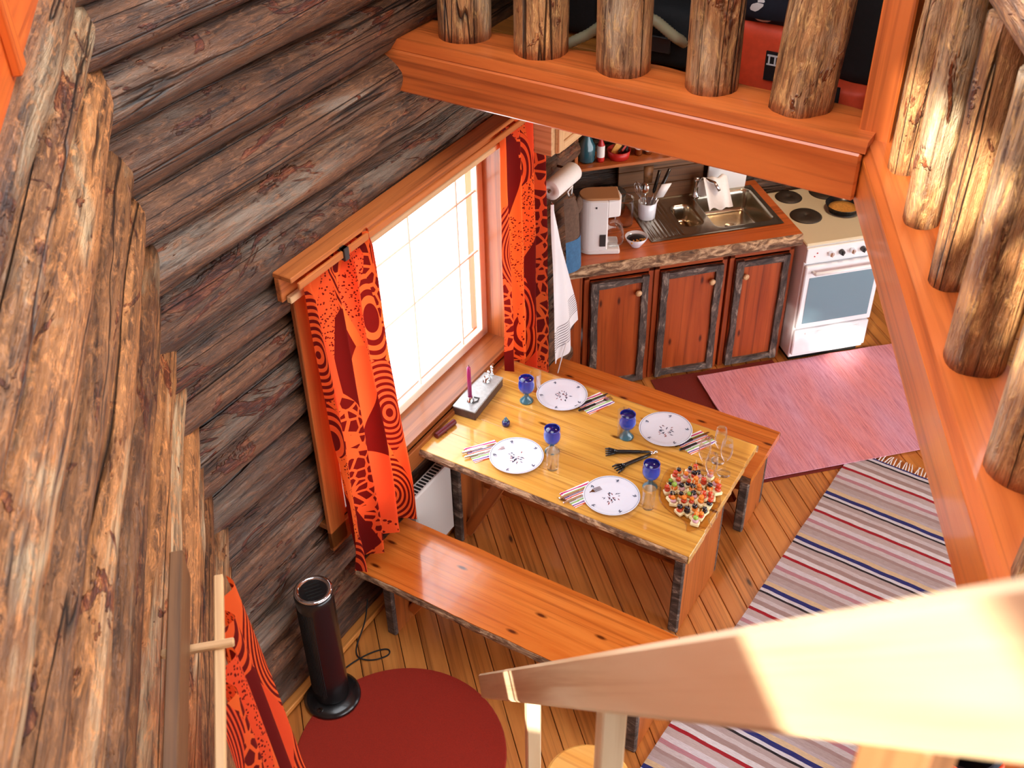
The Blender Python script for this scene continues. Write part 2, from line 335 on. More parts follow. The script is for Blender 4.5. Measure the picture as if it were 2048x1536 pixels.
class MB:
    def __init__(s): s.v = []; s.f = []; s.mi = []; s.uv = None
    def add(s, vs, fs, mi=0):
        b = len(s.v); s.v += [tuple(x) for x in vs]; s.f += [tuple(b+i for i in f) for f in fs]; s.mi += [mi]*len(fs); return s
    def box(s, x0, x1, y0, y1, z0, z1, mi=0):
        return s.add([(x0, y0, z0), (x1, y0, z0), (x1, y1, z0), (x0, y1, z0), (x0, y0, z1), (x1, y0, z1), (x1, y1, z1), (x0, y1, z1)],
                     [(3, 2, 1, 0), (4, 5, 6, 7), (0, 1, 5, 4), (1, 2, 6, 5), (2, 3, 7, 6), (3, 0, 4, 7)], mi)
    def tube(s, pts, rad, n=12, caps=True, mi=0):
        pts = [Vector(p) for p in pts]; rad = rad if isinstance(rad, (list, tuple)) else [rad]*len(pts)
        vs, fs = [], []; prev = None
        for i, p in enumerate(pts):
            d = (pts[min(i+1, len(pts)-1)]-pts[max(i-1, 0)]).normalized()
            if prev is None: a = d.orthogonal().normalized()
            else:
                a = prev-d*prev.dot(d); a = a.normalized() if a.length > 1e-6 else d.orthogonal().normalized()
            prev = a; b = d.cross(a)
            for k in range(n):
                t = 2*math.pi*k/n; vs.append(p+(a*math.cos(t)+b*math.sin(t))*rad[i])
        for i in range(len(pts)-1):
            for k in range(n):
                k2 = (k+1) % n; fs.append((i*n+k, i*n+k2, (i+1)*n+k2, (i+1)*n+k))
        if caps: fs.append(tuple(range(n))[::-1]); fs.append(tuple((len(pts)-1)*n+k for k in range(n)))
        return s.add(vs, fs, mi)
    def lathe(s, prof, n=24, c=(0, 0, 0), mi=0, closed=False, caps=True):
        vs, fs = [], []
        for r, z in prof:
            for k in range(n):
                t = 2*math.pi*k/n; vs.append((c[0]+r*math.cos(t), c[1]+r*math.sin(t), c[2]+z))
        m_ = len(prof)
        for i in range(m_ if closed else m_-1):
            j = (i+1) % m_
            for k in range(n):
                k2 = (k+1) % n; fs.append((i*n+k, i*n+k2, j*n+k2, j*n+k))
        if not closed and caps:
            if prof[0][0] > 1e-5: fs.append(tuple(range(n))[::-1])
            if prof[-1][0] > 1e-5: fs.append(tuple((m_-1)*n+k for k in range(n)))
        return s.add(vs, fs, mi)
    def prism(s, poly, z0, z1, mi=0):
        n = len(poly); vs = [(x, y, z0) for x, y in poly]+[(x, y, z1) for x, y in poly]
        fs = [tuple(range(n))[::-1], tuple(range(n, 2*n))]+[(i, (i+1) % n, n+(i+1) % n, n+i) for i in range(n)]
        return s.add(vs, fs, mi)
    def ball(s, c, r, n=10, m_=6, sc=(1, 1, 1), mi=0):
        prof = [(math.sin(math.pi*i/m_), -math.cos(math.pi*i/m_)) for i in range(m_+1)]
        vs, fs = [], []
        for pr, pz in prof:
            for k in range(n):
                t = 2*math.pi*k/n; vs.append((c[0]+r*sc[0]*pr*math.cos(t), c[1]+r*sc[1]*pr*math.sin(t), c[2]+r*sc[2]*pz))
        for i in range(m_):
            for k in range(n): fs.append((i*n+k, i*n+(k+1) % n, (i+1)*n+(k+1) % n, (i+1)*n+k))
        return s.add(vs, fs, mi)
    def grid(s, fn, nu, nv, mi=0, uvfn=None):
        vs = [fn(i/nu, j/nv) for j in range(nv+1) for i in range(nu+1)]
        fs = [(j*(nu+1)+i, j*(nu+1)+i+1, (j+1)*(nu+1)+i+1, (j+1)*(nu+1)+i) for j in range(nv) for i in range(nu)]
        if uvfn: s.uv = [uvfn(i/nu, j/nv) for j in range(nv+1) for i in range(nu+1)]
        return s.add(vs, fs, mi)
    def mesh(s, name, bevel=0, seg=1, weld=True):
        me = bpy.data.meshes.new(name); me.from_pydata(s.v, [], s.f)
        for p, mi in zip(me.polygons, s.mi): p.material_index = mi
        if s.uv:
            ul = me.uv_layers.new(name='UV')
            for lp in me.loops: ul.data[lp.index].uv = s.uv[lp.vertex_index]
        if bevel or (weld and not s.uv):
            bm = bmesh.new(); bm.from_mesh(me)
            if weld: bmesh.ops.remove_doubles(bm, verts=bm.verts, dist=1e-6)
            bmesh.ops.recalc_face_normals(bm, faces=bm.faces)
            if bevel: bmesh.ops.bevel(bm, geom=list(bm.edges), offset=bevel, segments=seg, affect='EDGES', clamp_overlap=True)
            bm.to_mesh(me); bm.free()
        return me
    def build(s, name, mat, parent=None, smooth=False, bevel=0, seg=1):
        o = link(name, s.mesh(name, bevel, seg), mat, parent, smooth); return o
_cache = {}
def board(name, c, size, mat, parent=None, X=(1, 0, 0), Z=(0, 0, 1), bevel=.003, wav=0, seed=0, one=0):
    """a plank: local X is its length; c = centre; size = (length, width, thickness)"""
    key = (tuple(round(x, 4) for x in size), bevel, wav, seed, one, mat.name)
    if key not in _cache:
        L, Wd, T = size
        if wav:
            n = max(8, int(L/.04)); bm_ = MB(); vs = []
            for i in range(n+1):
                x = -L/2+L*i/n
                e0 = -Wd/2+wav*noise.noise((x*5+seed, seed*1.7, 0))+wav*.4*noise.noise((x*19, seed, 4)); e1 = Wd/2+wav*noise.noise((x*5+seed, 9+seed, 3))
                if one == 1: e0 = -Wd/2
                if one == -1: e1 = Wd/2
                vs += [(x, e0, -T/2), (x, e1, -T/2), (x, e1-wav*.3, T/2), (x, e0+wav*.3, T/2)]
            fs = [(3, 2, 1, 0), tuple(4*n+k for k in range(4))]
            for i in range(n):
                a = 4*i; b = a+4
                fs += [(a+k, a+(k+1) % 4, b+(k+1) % 4, b+k) for k in range(4)]
            bm_.add(vs, fs); _cache[key] = bm_.mesh(name)
        else: _cache[key] = MB().box(-L/2, L/2, -Wd/2, Wd/2, -T/2, T/2).mesh(name, min(bevel, T*.4, Wd*.4))
    o = link(name, _cache[key], mat, parent)
    X = Vector(X).normalized(); Z = Vector(Z); Z = (Z-X*Z.dot(X)).normalized(); Y = Z.cross(X)
    mt = Matrix.Identity(4)
    for i in range(3): mt[i][0], mt[i][1], mt[i][2], mt[i][3] = X[i], Y[i], Z[i], c[i]
    o.matrix_local = mt; return o
def plank(name, p0, p1, wd, th, mat, parent=None, Z=(0, 0, 1), bevel=.003, wav=0, seed=0, one=0):
    p0, p1 = Vector(p0), Vector(p1); return board(name, (p0+p1)/2, ((p1-p0).length, wd, th), mat, parent, p1-p0, Z, bevel, wav, seed, one)
def log(name, p0, p1, rh, rv, mat, parent, seed, bow=.01, lump=.06, n=22, ring=.07):
    """one natural log, local X along its length, slightly bowed, lumpy and tapered"""
    p0, p1 = Vector(p0), Vector(p1); L = (p1-p0).length; k = max(4, int(L/ring)); b = MB(); vs = []; fs = []
    tp = random.Random(seed).uniform(-.05, .05)
    for i in range(k+1):
        x = -L/2+L*i/k; oy = bow*noise.noise((x*.8, seed*3.1, 1)); oz = bow*noise.noise((x*.8, seed*3.1, 7))
        for j in range(n):
            t = 2*math.pi*j/n; cs, sn = math.cos(t), math.sin(t)
            q = 1+lump*noise.noise((x*1.6+seed, cs*1.3, sn*1.3+seed))+lump*.35*noise.noise((x*6+seed, cs*3, sn*3))+tp*x/L
            q *= 1-.035*max(0, math.cos(3*t+seed))
            vs.append((x, oy+rh*q*cs, oz+rv*q*sn))
    for i in range(k):
        for j in range(n): j2 = (j+1) % n; fs.append((i*n+j, i*n+j2, (i+1)*n+j2, (i+1)*n+j))
    fs.append(tuple(range(n))[::-1]); fs.append(tuple(k*n+j for j in range(n)))
    b.add(vs, fs); o = link(name, b.mesh(name), mat, parent, True)
    X = (p1-p0).normalized(); Z = Vector((0, 0, 1)) if abs(X.z) < .9 else Vector((0, 1, 0)); Z = (Z-X*Z.dot(X)).normalized(); Y = Z.cross(X)
    mt = Matrix.Identity(4); c = (p0+p1)/2
    for i in range(3): mt[i][0], mt[i][1], mt[i][2], mt[i][3] = X[i], Y[i], Z[i], c[i]
    o.matrix_local = mt; return o
def dup(root, loc, rz=None, label=None):
    r = root.copy(); COL.objects.link(r); r.location = loc
    if rz is not None: r.rotation_euler = (0, 0, rz)
    if label: r['label'] = label
    for ch in list(root.children):
        c = ch.copy(); COL.objects.link(c); c.parent = r
        for g in ch.children:
            d = g.copy(); COL.objects.link(d); d.parent = c
    return r

# ================================================================== STRUCTURE
E_C = Vector((S2, S2, 0)); N_C = Vector((S2, -S2, 0)); K0 = Vector((0, 3.59, 0))   # kitchen wall: along, into room
AB = R(43.2); D_B = Vector((math.sin(AB), -math.cos(AB), 0)); N_B = Vector((math.cos(AB), math.sin(AB), 0))                                # stair wall: along, into room
def K(a, b, z=0): return K0+E_C*a+N_C*b+Vector((0, 0, z))
def B(s, off, z): return D_B*s+N_B*off+Vector((0, 0, z))

# --- floor of planks laid parallel to the stair wall
fl = struct('floor')
wd = .098
for i in range(62):
    c = -.15+wd*(i+.5)
    t0 = max(-c-.1, -2.62); t1 = min(2.9, 7.2-c)
    o = plank('floor_plank', E_C*c+N_C*t0+Vector((0, 0, -.014)), E_C*c+N_C*t1+Vector((0, 0, -.014)), wd-.0035, .028, M['floor'], fl, bevel=.002)
MB().box(-.4, 6, -4, 7, -.06, -.03).build('subfloor', M['gap'], fl)

# --- window wall (logs along y)
wa = struct('wall_west')
zA = [-.02, .2, .41, .59, .77, .97, 1.16, 1.36, 1.52, 1.68, 1.87, 2.02, 2.23, 2.42, 2.59, 2.81, 3.0, 3.17, 3.36, 3.55, 3.75, 3.95, 4.15]
WY0, WY1, WZ0, WZ1 = .60, 2.07, .80, 2.0
sd = 10
for z0, z1 in zip(zA[:-1], zA[1:]):
    zc = (z0+z1)/2; rv = (z1-z0)/2*1.09; xx = -.085+random.uniform(-.012, .012)
    yend = 2.74+random.uniform(-.02, .02); segs = [(-.16, yend)]
    if z1 > WZ0 and z0 < WZ1: segs = [(-.16, WY0), (WY1, yend)]
    for y0, y1 in segs:
        sd += 1; log('log', (xx, y0, zc), (xx, y1, zc), .118, rv, M['logA'], wa, sd, .012, .09)
MB().box(-.16, -.09, -.2, WY0, -.1, 4.2).box(-.16, -.09, WY1, 2.72, -.1, 4.2).box(-.16, -.09, WY0, WY1, -.1, WZ0).box(-.16, -.09, WY0, WY1, WZ1, 4.2).build('wall_core', M['gap'], wa)

# --- stair wall (logs along s)
wb = struct('wall_south_west')
zB = [-.1, .1, .3, .5, .68, .87, 1.06, 1.26, 1.44, 1.6, 1.76, 1.94, 2.13, 2.29, 2.46, 2.62, 2.80, 3.05, 3.20, 3.375]
BS0, BS1, BZ0, BZ1 = 2.2, 3.1, 2.13, 2.46
for z0, z1 in zip(zB[:-1], zB[1:]):
    zc = (z0+z1)/2; rv = (z1-z0)/2*1.03; off = -.12+random.uniform(-.012, .012)
    segs = [(-.05, 4.25)]
    if z1 > BZ0+.02 and z0 < BZ1-.02: segs = [(-.05, BS0), (BS1, 4.25)]
    for s0, s1 in segs:
        sd += 1; log('log', B(s0, off, zc), B(s1, off, zc), .125, rv, M['logB'], wb, sd, .014, .1)
core = MB()
def bbox(mb, s0, s1, o0, o1, z0, z1):
    vs = [B(s, o, z) for z in (z0, z1) for s, o in ((s0, o0), (s1, o0), (s1, o1), (s0, o1))]
    mb.add(vs, [(3, 2, 1, 0), (4, 5, 6, 7), (0, 1, 5, 4), (1, 2, 6, 5), (2, 3, 7, 6), (3, 0, 4, 7)])
bbox(core, -.1, BS0, -.2, -.12, -.1, 3.34); bbox(core, BS1, 4.3, -.2, -.12, -.1, 3.34); bbox(core, BS0, BS1, -.2, -.12, -.1, BZ0); bbox(core, BS0, BS1, -.2, -.12, BZ1, 3.34)
core.build('wall_core', M['gap'], wb)
# orange boarding above the logs with the upper window opening
US0, US1, UZ0, UZ1 = 3.18, 4.05, 3.9, 4.30
for k, (z0, z1) in enumerate(((3.33, 3.48), (3.48, 3.63), (3.63, 3.77), (3.77, 3.9), (4.30, 4.40), (4.40, 4.50), (4.50, 4.62))):
    plank('upper_board', B(-.2, -.05, (z0+z1)/2), B(4.3, -.05, (z0+z1)/2), z1-z0-.003, .04, M['roofboard'], wb, Z=N_B)
for z0, z1 in ((3.9, 4.1), (4.1, 4.30)):
    plank('upper_board', B(-.2, -.05, (z0+z1)/2), B(US0, -.05, (z0+z1)/2), z1-z0-.003, .04, M['roofboard'], wb, Z=N_B)
    plank('upper_board', B(US1, -.05, (z0+z1)/2), B(4.3, -.05, (z0+z1)/2), z1-z0-.003, .04, M['roofboard'], wb, Z=N_B)

# --- kitchen wall (logs along a)
wc = struct('wall_north_west')
zC = [-.05+.195*i for i in range(24)]
for z0, z1 in zip(zC[:-1], zC[1:]):
    zc = (z0+z1)/2; sd += 1
    log('log', K(-.95, -.085, zc), K(3.7, -.085, zc), .118, .106, M['logC'], wc, sd, .012, .08, ring=.1)
for z0, z1 in zip(zC[:-1], zC[1:]):   # short return wall between window wall and kitchen wall
    zc = (z0+z1)/2+.09; sd += 1
    log('log', (-.12, 2.78, zc), (-.72, 3.1, zc), .118, .106, M['logC'], wc, sd, .005, .06, ring=.1)
# --- remaining log walls that close the room behind and beside the loft
wn = struct('wall_north'); we = struct('wall_east'); wsn = struct('wall_south')
for i in range(24):
    z = .05+.195*i; sd += 1
    log('log', (2.5, 6.21, z), (6.2, 6.21, z), .118, .106, M['logC'], wn, sd, .01, .07, 16, .25)
    if z > 2.3: log('log', (5.2, -2.6, z), (5.2, 6.2, z), .118, .106, M['logC'], we, sd+50, .01, .07, 16, .25)
    log('log', (2.9, -3.15, z), (6.2, -3.15, z), .118, .106, M['logB'], wsn, sd+90, .01, .07, 16, .25)

# --- snow outside
g = MB().grid(lambda u, v: (-.3-14*u, -12+24*v, -.45+.35*noise.noise((u*5, v*5, 0))*u), 20, 24).build('snow_ground', M['snow'], None, True)
g['kind'] = 'stuff'; g['label'] = 'sunlit white snow on the ground outside the windows'; g['category'] = 'snow'

# --- window in the window wall
w1 = struct('window_1')
XF = -.03
M['sash'] = wood('sash_pine', srgb(246, 240, 222), srgb(240, 232, 206), srgb(226, 212, 176), .4, 0, 1, 0, .05)
M['sillwood'] = wood('sill_pine', srgb(168, 98, 46), srgb(134, 70, 28), srgb(88, 42, 16), .4, .15, 1, .2)
plank('sill_board', (-.0725, WY0-.1, .80), (-.0725, WY1+.08, .80), .245, .03, M['sillwood'], w1)
plank('apron_board', (.055, WY0-.1, .72), (.055, WY1+.08, .72), .11, .022, M['sillwood'], w1, Z=(1, 0, 0))
plank('head_casing', (.06, .44, 2.045), (.06, 2.28, 2.045), .10, .025, M['casing'], w1, Z=(1, 0, 0))
plank('head_shelf', (.085, .44, 2.105), (.085, 2.28, 2.105), .09, .022, M['casing'], w1)
plank('head_moulding', (.085, .46, 2.0), (.085, 2.26, 2.0), .028, .022, M['pale'], w1, Z=(1, 0, 0))
plank('side_casing', (.055, .55, .68), (.055, .55, 2.0), .10, .022, M['casing'], w1, Z=(1, 0, 0))
plank('side_casing', (.055, 2.12, .68), (.055, 2.12, 2.0), .10, .022, M['casing'], w1, Z=(1, 0, 0))
plank('head_reveal', (-.08, WY0, 1.975), (-.08, WY1, 1.975), .27, .03, M['casing'], w1)
plank('side_reveal', (-.08, WY0+.012, .8), (-.08, WY0+.012, 1.97), .27, .024, M['casing'], w1, Z=(0, 1, 0))
plank('side_reveal', (-.08, WY1-.012, .8), (-.08, WY1-.012, 1.97), .27, .024, M['casing'], w1, Z=(0, 1, 0))
for y in (WY0+.045, WY1-.045): plank('sash_stile', (-.13, y, .81), (-.13, y, 1.96), .05, .035, M['sash'], w1, Z=(1, 0, 0))
for z in (.835, 1.935): plank('sash_rail', (-.13, WY0+.03, z), (-.13, WY1-.03, z), .05, .035, M['sash'], w1, Z=(1, 0, 0))
ycol = [WY0+.06, 1.05, 1.46, 1.84, WY1-.06]; zrow = [.85, 1.01, 1.33, 1.66, 1.925]
for y in ycol[1:-1]: plank('muntin', (-.13, y, .85), (-.13, y, 1.92), .011, .014, M['sash'], w1, Z=(1, 0, 0))
for z in zrow[2:-1]: plank('muntin', (-.13, WY0+.06, z), (-.13, WY1-.06, z), .011, .014, M['sash'], w1, Z=(1, 0, 0))
zr = [.85, 1.33, 1.66, 1.925]
for y0, y1 in zip(ycol[:-1], ycol[1:]):
    for z0, z1 in zip(zr[:-1], zr[1:]): MB().box(-.133, -.129, y0, y1, z0, z1).build('pane', M['pane'], w1)

# --- windows in the stair wall
w2 = struct('window_2')
plank('head_casing', B(1.24, .085, 2.30), B(2.15, .085, 2.30), .10, .03, M['darkwood'], w2, Z=N_B)
plank('sill_board', B(2.15, .0, BZ0-.02), B(3.15, .0, BZ0-.02), .14, .03, M['casing'], w2)
for s_ in (BS0-.03, BS1+.03): plank('side_casing', B(s_, .05, BZ0-.05), B(s_, .05, 2.33), .09, .022, M['casing'], w2, Z=N_B)
for s_ in (BS0+.02, BS1-.02): plank('sash_stile', B(s_, -.1, BZ0), B(s_, -.1, BZ1), .03, .03, M['sash'], w2, Z=N_B)
for z in (BZ0+.02, BZ1-.02): plank('sash_rail', B(BS0, -.1, z), B(BS1, -.1, z), .03, .03, M['sash'], w2, Z=N_B)
for s0, s1 in ((BS0+.03, BS1-.03),):
    pm = MB(); bbox(pm, s0, s1, -.102, -.099, BZ0+.03, BZ1-.03); pm.build('pane', M['pane'], w2)
w3 = struct('window_3')
for s_ in (US0, US1): plank('sash_stile', B(s_, -.03, UZ0), B(s_, -.03, UZ1), .04, .04, M['roofboard'], w3, Z=N_B)
for z in (UZ0+.01, UZ1-.01): plank('sash_rail', B(US0, -.02, z), B(US1, -.02, z), .04, .045, M['roofboard'], w3, Z=N_B)
plank('dark_slot_strip', B(1.02, -.02, 3.5), B(1.9, -.02, 3.5), .018, .02, M['gap'], w3, Z=N_B)  # dark strip drawn in place of an open, unlit slot in the boarding
plank('side_strip', B(.9, -.02, 3.36), B(.9, -.02, 4.1), .06, .02, M['roofboard'], w3, Z=N_B)

plank('baseboard_west', (.035, .05, .03), (.035, 2.6, .03), .05, .03, M['floor'])['kind'] = 'structure'

# ================================================================== LOFT
lf = struct('floor_loft')
U2 = Vector((.418, -.908, 0)); N2 = Vector((.908, .418, 0)); P2 = Vector((1.75, 1.39, 0))
for i in range(44):   # planks parallel to x, cut at the two beams
    y0 = -1.3+.135*i; yc = y0+.0675
    x0 = -.1 if yc > 1.5 else P2.x+(P2.y-yc)*.418/.908+.1
    plank('loft_plank', (x0, yc, 2.475), (5.15, yc, 2.475), .131, .03, M['loftfloor'], lf, bevel=.002)
cl = struct('ceiling')
for i in range(30):
    y0 = 1.6+.16*i
    plank('ceiling_board', (-.2, y0, 3.75+.25*(min(i, 15))/15*1.2), (5.3, y0, 3.75+.25*min(i, 15)/15*1.2), .158, .03, M['darkwood'], cl)
for i in range(18):
    y0 = -1.2+.16*i
    plank('ceiling_board', (2.9, y0, 3.95), (5.3, y0, 3.95), .158, .03, M['darkwood'], cl)

for i in range(30):
    y0 = -3.02+.16*i
    if -1.75 < y0 < 1.25: plank('ceiling_board', (2.55, y0, 4.62), (5.3, y0, 4.62), .158, .03, M['darkwood'], cl)  # boards stop short here: unseen opening added so sky light fills the room
    else: plank('ceiling_board', (-.2, y0, 4.62), (5.3, y0, 4.62), .158, .03, M['darkwood'], cl)
b1 = struct('beam_cross')
plank('beam_timber', (-.06, 1.375, 2.532), (1.78, 1.375, 2.532), .15, .165, M['beam'], b1, Z=(0, 0, 1), bevel=.008)
plank('beam_plate', (-.06, 1.43, 2.634), (1.79, 1.43, 2.634), .25, .036, M['beam'], b1, bevel=.004, wav=.03, seed=3, one=1)
b2 = struct('beam_side')
q0, q1 = P2-U2*.02, P2+U2*2.75
plank('beam_timber', q0+N2*.055+Vector((0, 0, 2.515)), q1+N2*.055+Vector((0, 0, 2.515)), .11, .17, M['beam2'], b2, bevel=.008)
plank('beam_plate', q0+N2*.095+Vector((0, 0, 2.612)), q1+N2*.095+Vector((0, 0, 2.612)), .19, .03, M['beam'], b2, bevel=.004, wav=.06, seed=8, one=1)

rl = thing('loft_railing', 'railing of thick round log balusters standing on the cross beam against the window wall', 'railing')
for k, (x, r_) in enumerate(((.215, .104), (.54, .102), (.865, .1), (1.195, .09), (1.505, .1))):
    log('baluster', (x, 1.472, 2.645), (x+(.03 if k == 4 else 0), 1.472, 3.36), r_, r_, M['bal'], rl, 300+k, .02, .12 if k == 4 else .06, 20, .05)
log('top_rail', (-.05, 1.47, 3.40), (1.8, 1.47, 3.40), .07, .07, M['bal'], rl, 321)
plank('corner_post', (1.785, 1.445, 2.55), (1.785, 1.445, 3.6), .1, .1, M['beam'], rl, Z=(1, 0, 0), bevel=.006)
rl2 = thing('loft_railing', 'railing of slimmer sunlit log balusters running beside the orange side beam', 'railing')
for k, ((u, v), r_) in enumerate((((1778, 338), .047), ((1800, 440), .05), ((1850, 560), .052), ((1893, 722), .072), ((1968, 925), .078), ((2040, 1165), .08))):
    p = zp(u, v, 2.63)+N2*r_*.9
    log('baluster', (p.x, p.y, 2.62), (p.x, p.y, 3.32), r_, r_, M['bal'], rl2, 340+k, .03, .1, 20, .05)
a = P2+N2*.1; log('top_rail', a+Vector((0, 0, 3.37)), a+U2*2.4+Vector((0, 0, 3.37)), .065, .065, M['bal'], rl2, 361)

# ================================================================== TEXTILES
def curtain(name, label, fn, width, height, nu=70, nv=50, group=None):
    root = thing(name, label, 'curtain', group=group)
    o = MB().grid(fn, nu, nv, 0, lambda u, v: (u*width, (1-v)*height)).build('drape', M['curtain'], root, True)
    return root
def lc(u, v):   # left curtain of the big window: bunched at the top, wider below
    yy = .49+(.41+.05*v)*u+.03*v; am = .028+.018*v
    gather = 1-.35*(v < .03)
    return (.125+.02*math.sin(v*2)+am*math.sin(u*23+1.5*noise.noise((u*3, v*2, 0)))*gather+.012*noise.noise((u*6, v*4, 2)), yy+.012*math.sin(u*23+1), 2.06+.045*u-(1.50+.02*math.sin(u*9)+.04*u)*v)
c1 = curtain('curtain', 'bright orange patterned curtain hanging over the bench end beside the tall window', lc, .9, 1.6, 90, 50)
def rc(u, v):
    yy = 1.835+(.375+.03*v)*u; am = .026+.012*v
    return (.115+am*math.sin(u*21+1.2*noise.noise((u*3, v*2, 5)))+.01*noise.noise((u*6, v*4, 9)), yy+.01*math.sin(u*21+1), 2.07-((1.29 if u < .43 else 1.54)+.015*math.sin(u*8))*v)
c2 = curtain('curtain', 'orange patterned curtain at the kitchen end of the tall window, partly backlit', rc, .8, 1.5, 90, 50)
rod = thing('curtain_rod', 'pale flat curtain rod fixed above the tall window', 'curtain rod')
plank('rod_bar', (.14, .46, 2.075), (.14, 2.27, 2.075), .03, .012, M['casing'], rod, Z=(1, 0, 0))
for y in (.72, 2.2): MB().box(.075, .15, y-.012, y+.012, 2.085, 2.10).box(.135, .155, y-.012, y+.012, 2.05, 2.10).build('bracket', M['darkgrey'], rod)
def bc(u, v):
    s_ = 1.16+.42*u; am = .02+.015*v
    off = .165+.13*v*(1-u*.5)+am*math.sin(u*24+noise.noise((u*3, v*2, 11)))
    p = B(s_+.05*v, off, 2.16-1.5*v); return tuple(p)
c3 = curtain('curtain', 'orange patterned curtain on the log wall behind the black tower heater', bc, .9, 1.6, 80, 46)
rod2 = thing('curtain_rod', 'thin pale wooden curtain rod on the log wall above the heater', 'curtain rod')
plank('rod_bar', B(1.2, .155, 2.2), B(2.3, .155, 2.2), .022, .022, M['pale'], rod2)
for s_ in (1.42, 2.1): plank('bracket', B(s_, .03, 2.215), B(s_, .19, 2.215), .02, .015, M['pale'], rod2)

# rugs
rr = MB(); rr.lathe([(0, .001), (.445, .001), (.455, .006), (.45, .014), (0, .014)], 64)
o = tag(rr.build('round_rug', M['redrug'], None), 'round dark red rug on the floor beside the tower heater', 'rug'); o.location = (.60, .16, 0)
def rug(name, c, X, L, Wd, mat, label, th=.009, z=0.001, wob=.004, fringe=False):
    b = MB(); b.grid(lambda u, v: ((u-.5)*L+wob*noise.noise((v*9, u*3, 1)), (v-.5)*Wd+wob*2*noise.noise((u*9, v, 3)), th+.002*noise.noise((u*12, v*12, 5))), 50, 50)
    b.box(-L/2*.998, L/2*.998, -Wd/2*.998, Wd/2*.998, 0, th*.6)
    if fringe:
        root = thing(name, label, 'rug'); b.build('weave', mat, root, False)
        for e, sg in ((L/2, 1), (-L/2, -1)):
            f = MB()
            for i in range(46):
                y = -Wd/2+Wd*(i+.5)/46; q = random.uniform(-.02, .02)
                f.tube([(e, y, .005), (e+sg*.03, y+q*.5, .008), (e+sg*.06, y+q, .003)], [.0035, .003, .002], 5)
            f.build('fringe', M['paper'], root)['kind'] = 'stuff'
    else: root = tag(b.build(name, mat, None), label, 'rug')
    root.location = (c[0], c[1], z); root.rotation_euler = (0, 0, math.atan2(X[1], X[0])); return root
# striped runner: local y = stripes axis, so its length lies along local y
b = MB(); RL, RW = 3.3, .85
b.grid(lambda u, v: ((u-.5)*RW+.004*noise.noise((v*20, u, 0)), (v-.5)*RL, .009+.002*noise.noise((u*9, v*30, 5))), 30, 90); b.box(-RW/2*.997, RW/2*.997, -RL/2*.997, RL/2*.997, 0, .006)
rg = thing('rag_rug', 'long striped rag rug in pale grey with navy and red stripes beside the table end', 'rug', (1.985, 1.37, .001), R(-3.6)); b.build('weave', M['ragrug'], rg)
f = MB()
for e in (1, -1):
    for i in range(50):
        x = -RW/2+RW*(i+.5)/50; q = random.uniform(-.02, .02); f.tube([(x, e*RL/2, .005), (x+q*.5, e*(RL/2+.04), .01), (x+q, e*(RL/2+.075), .003)], [.004, .003, .002], 5)
f.build('fringe', M['paper'], rg)['kind'] = 'stuff'
pc = (Vector((.61, 3.21, 0))+Vector((1.33, 2.57, 0)))/2
rug('rag_rug', (pc+E_C*.9)[:2], (S2, S2), 1.8, .95, M['pinkrug'], 'pink woven rag rug lying in front of the kitchen cabinets', .009, .0125)
rug('floor_mat', (pc+E_C*.12-N_C*.02)[:2], (S2, S2), .8, 1.02, M['darkredrug'], 'dark red mat mostly hidden underneath the pink rug', .005, .001)

# ================================================================== TABLE AND BENCHES
tb = thing('dining_table', 'pine dining table with live bark edges set for four by the window', 'table')
ys = [1.165, 1.335, 1.49, 1.655, 1.82, 1.975]
for i in range(5):
    y0, y1 = ys[i], ys[i+1]
    plank('tabletop_board', (.045, (y0+y1)/2, .728), (1.43-.004*i, (y0+y1)/2, .728), y1-y0-.0012, .044, M['table'], tb, bevel=.0018)
def bark_strip(parent, p0, p1, th, dp, seed, mat=None):
    p0, p1 = Vector(p0), Vector(p1); L = (p1-p0).length; n = int(L/.02); b = MB(); vs = []; fs = []; m_ = 6
    for i in range(n+1):
        x = -L/2+L*i/n
        for k in range(m_):
            t = -math.pi/2+math.pi*k/(m_-1); q = 1+.5*noise.noise((x*14+seed, k*.9, seed))+.3*noise.noise((x*40, k, seed))
            vs.append((x, -dp*max(.1, math.cos(t))*q, th/2*math.sin(t)))
    for i in range(n):
        for k in range(m_-1): fs.append((i*m_+k, (i+1)*m_+k, (i+1)*m_+k+1, i*m_+k+1))
        fs.append((i*m_+m_-1, (i+1)*m_+m_-1, (i+1)*m_, i*m_))
    b.add(vs, fs); o = link('bark_edge', b.mesh('bark_edge'), mat or M['bark'], parent, False)
    X = (p1-p0).normalized(); Z = Vector((0, 0, 1)) if abs(X.z) < .9 else Vector((1, 0, 0)); Y = Z.cross(X); mt = Matrix.Identity(4); c = (p0+p1)/2
    for i in range(3): mt[i][0], mt[i][1], mt[i][2], mt[i][3] = X[i], Y[i], Z[i], c[i]
    o.matrix_local = mt; return o
bark_strip(tb, (.045, 1.166, .727), (1.425, 1.166, .727), .042, .016, 4)
bark_strip(tb, (1.42, 1.974, .727), (.045, 1.974, .727), .042, .012, 9)
def slab_leg(parent, x, y0, y1, z1, th=.045):
    plank('leg', (x, (y0+y1)/2, 0), (x, (y0+y1)/2, z1), y1-y0, th, M['legwood'], parent, Z=(1, 0, 0))
    for y, s_ in ((y0, 0), (y1, 0)):
        MB().box(x-th/2-.002, x+th/2+.002, y-.012, y+.012, 0, z1).build('bark_edge', M['greybark'], parent, False, .006)
slab_leg(tb, .12, 1.36, 1.8, .706); slab_leg(tb, 1.32, 1.37, 1.82, .706)
plank('brace', (.14, 1.41, .03), (.46, 1.41, .69), .06, .04, M['legwood'], tb, Z=(0, 1, 0))
plank('brace', (1.30, 1.58, .25), (1.02, 1.58, .69), .06, .04, M['legwood'], tb, Z=(0, 1, 0))
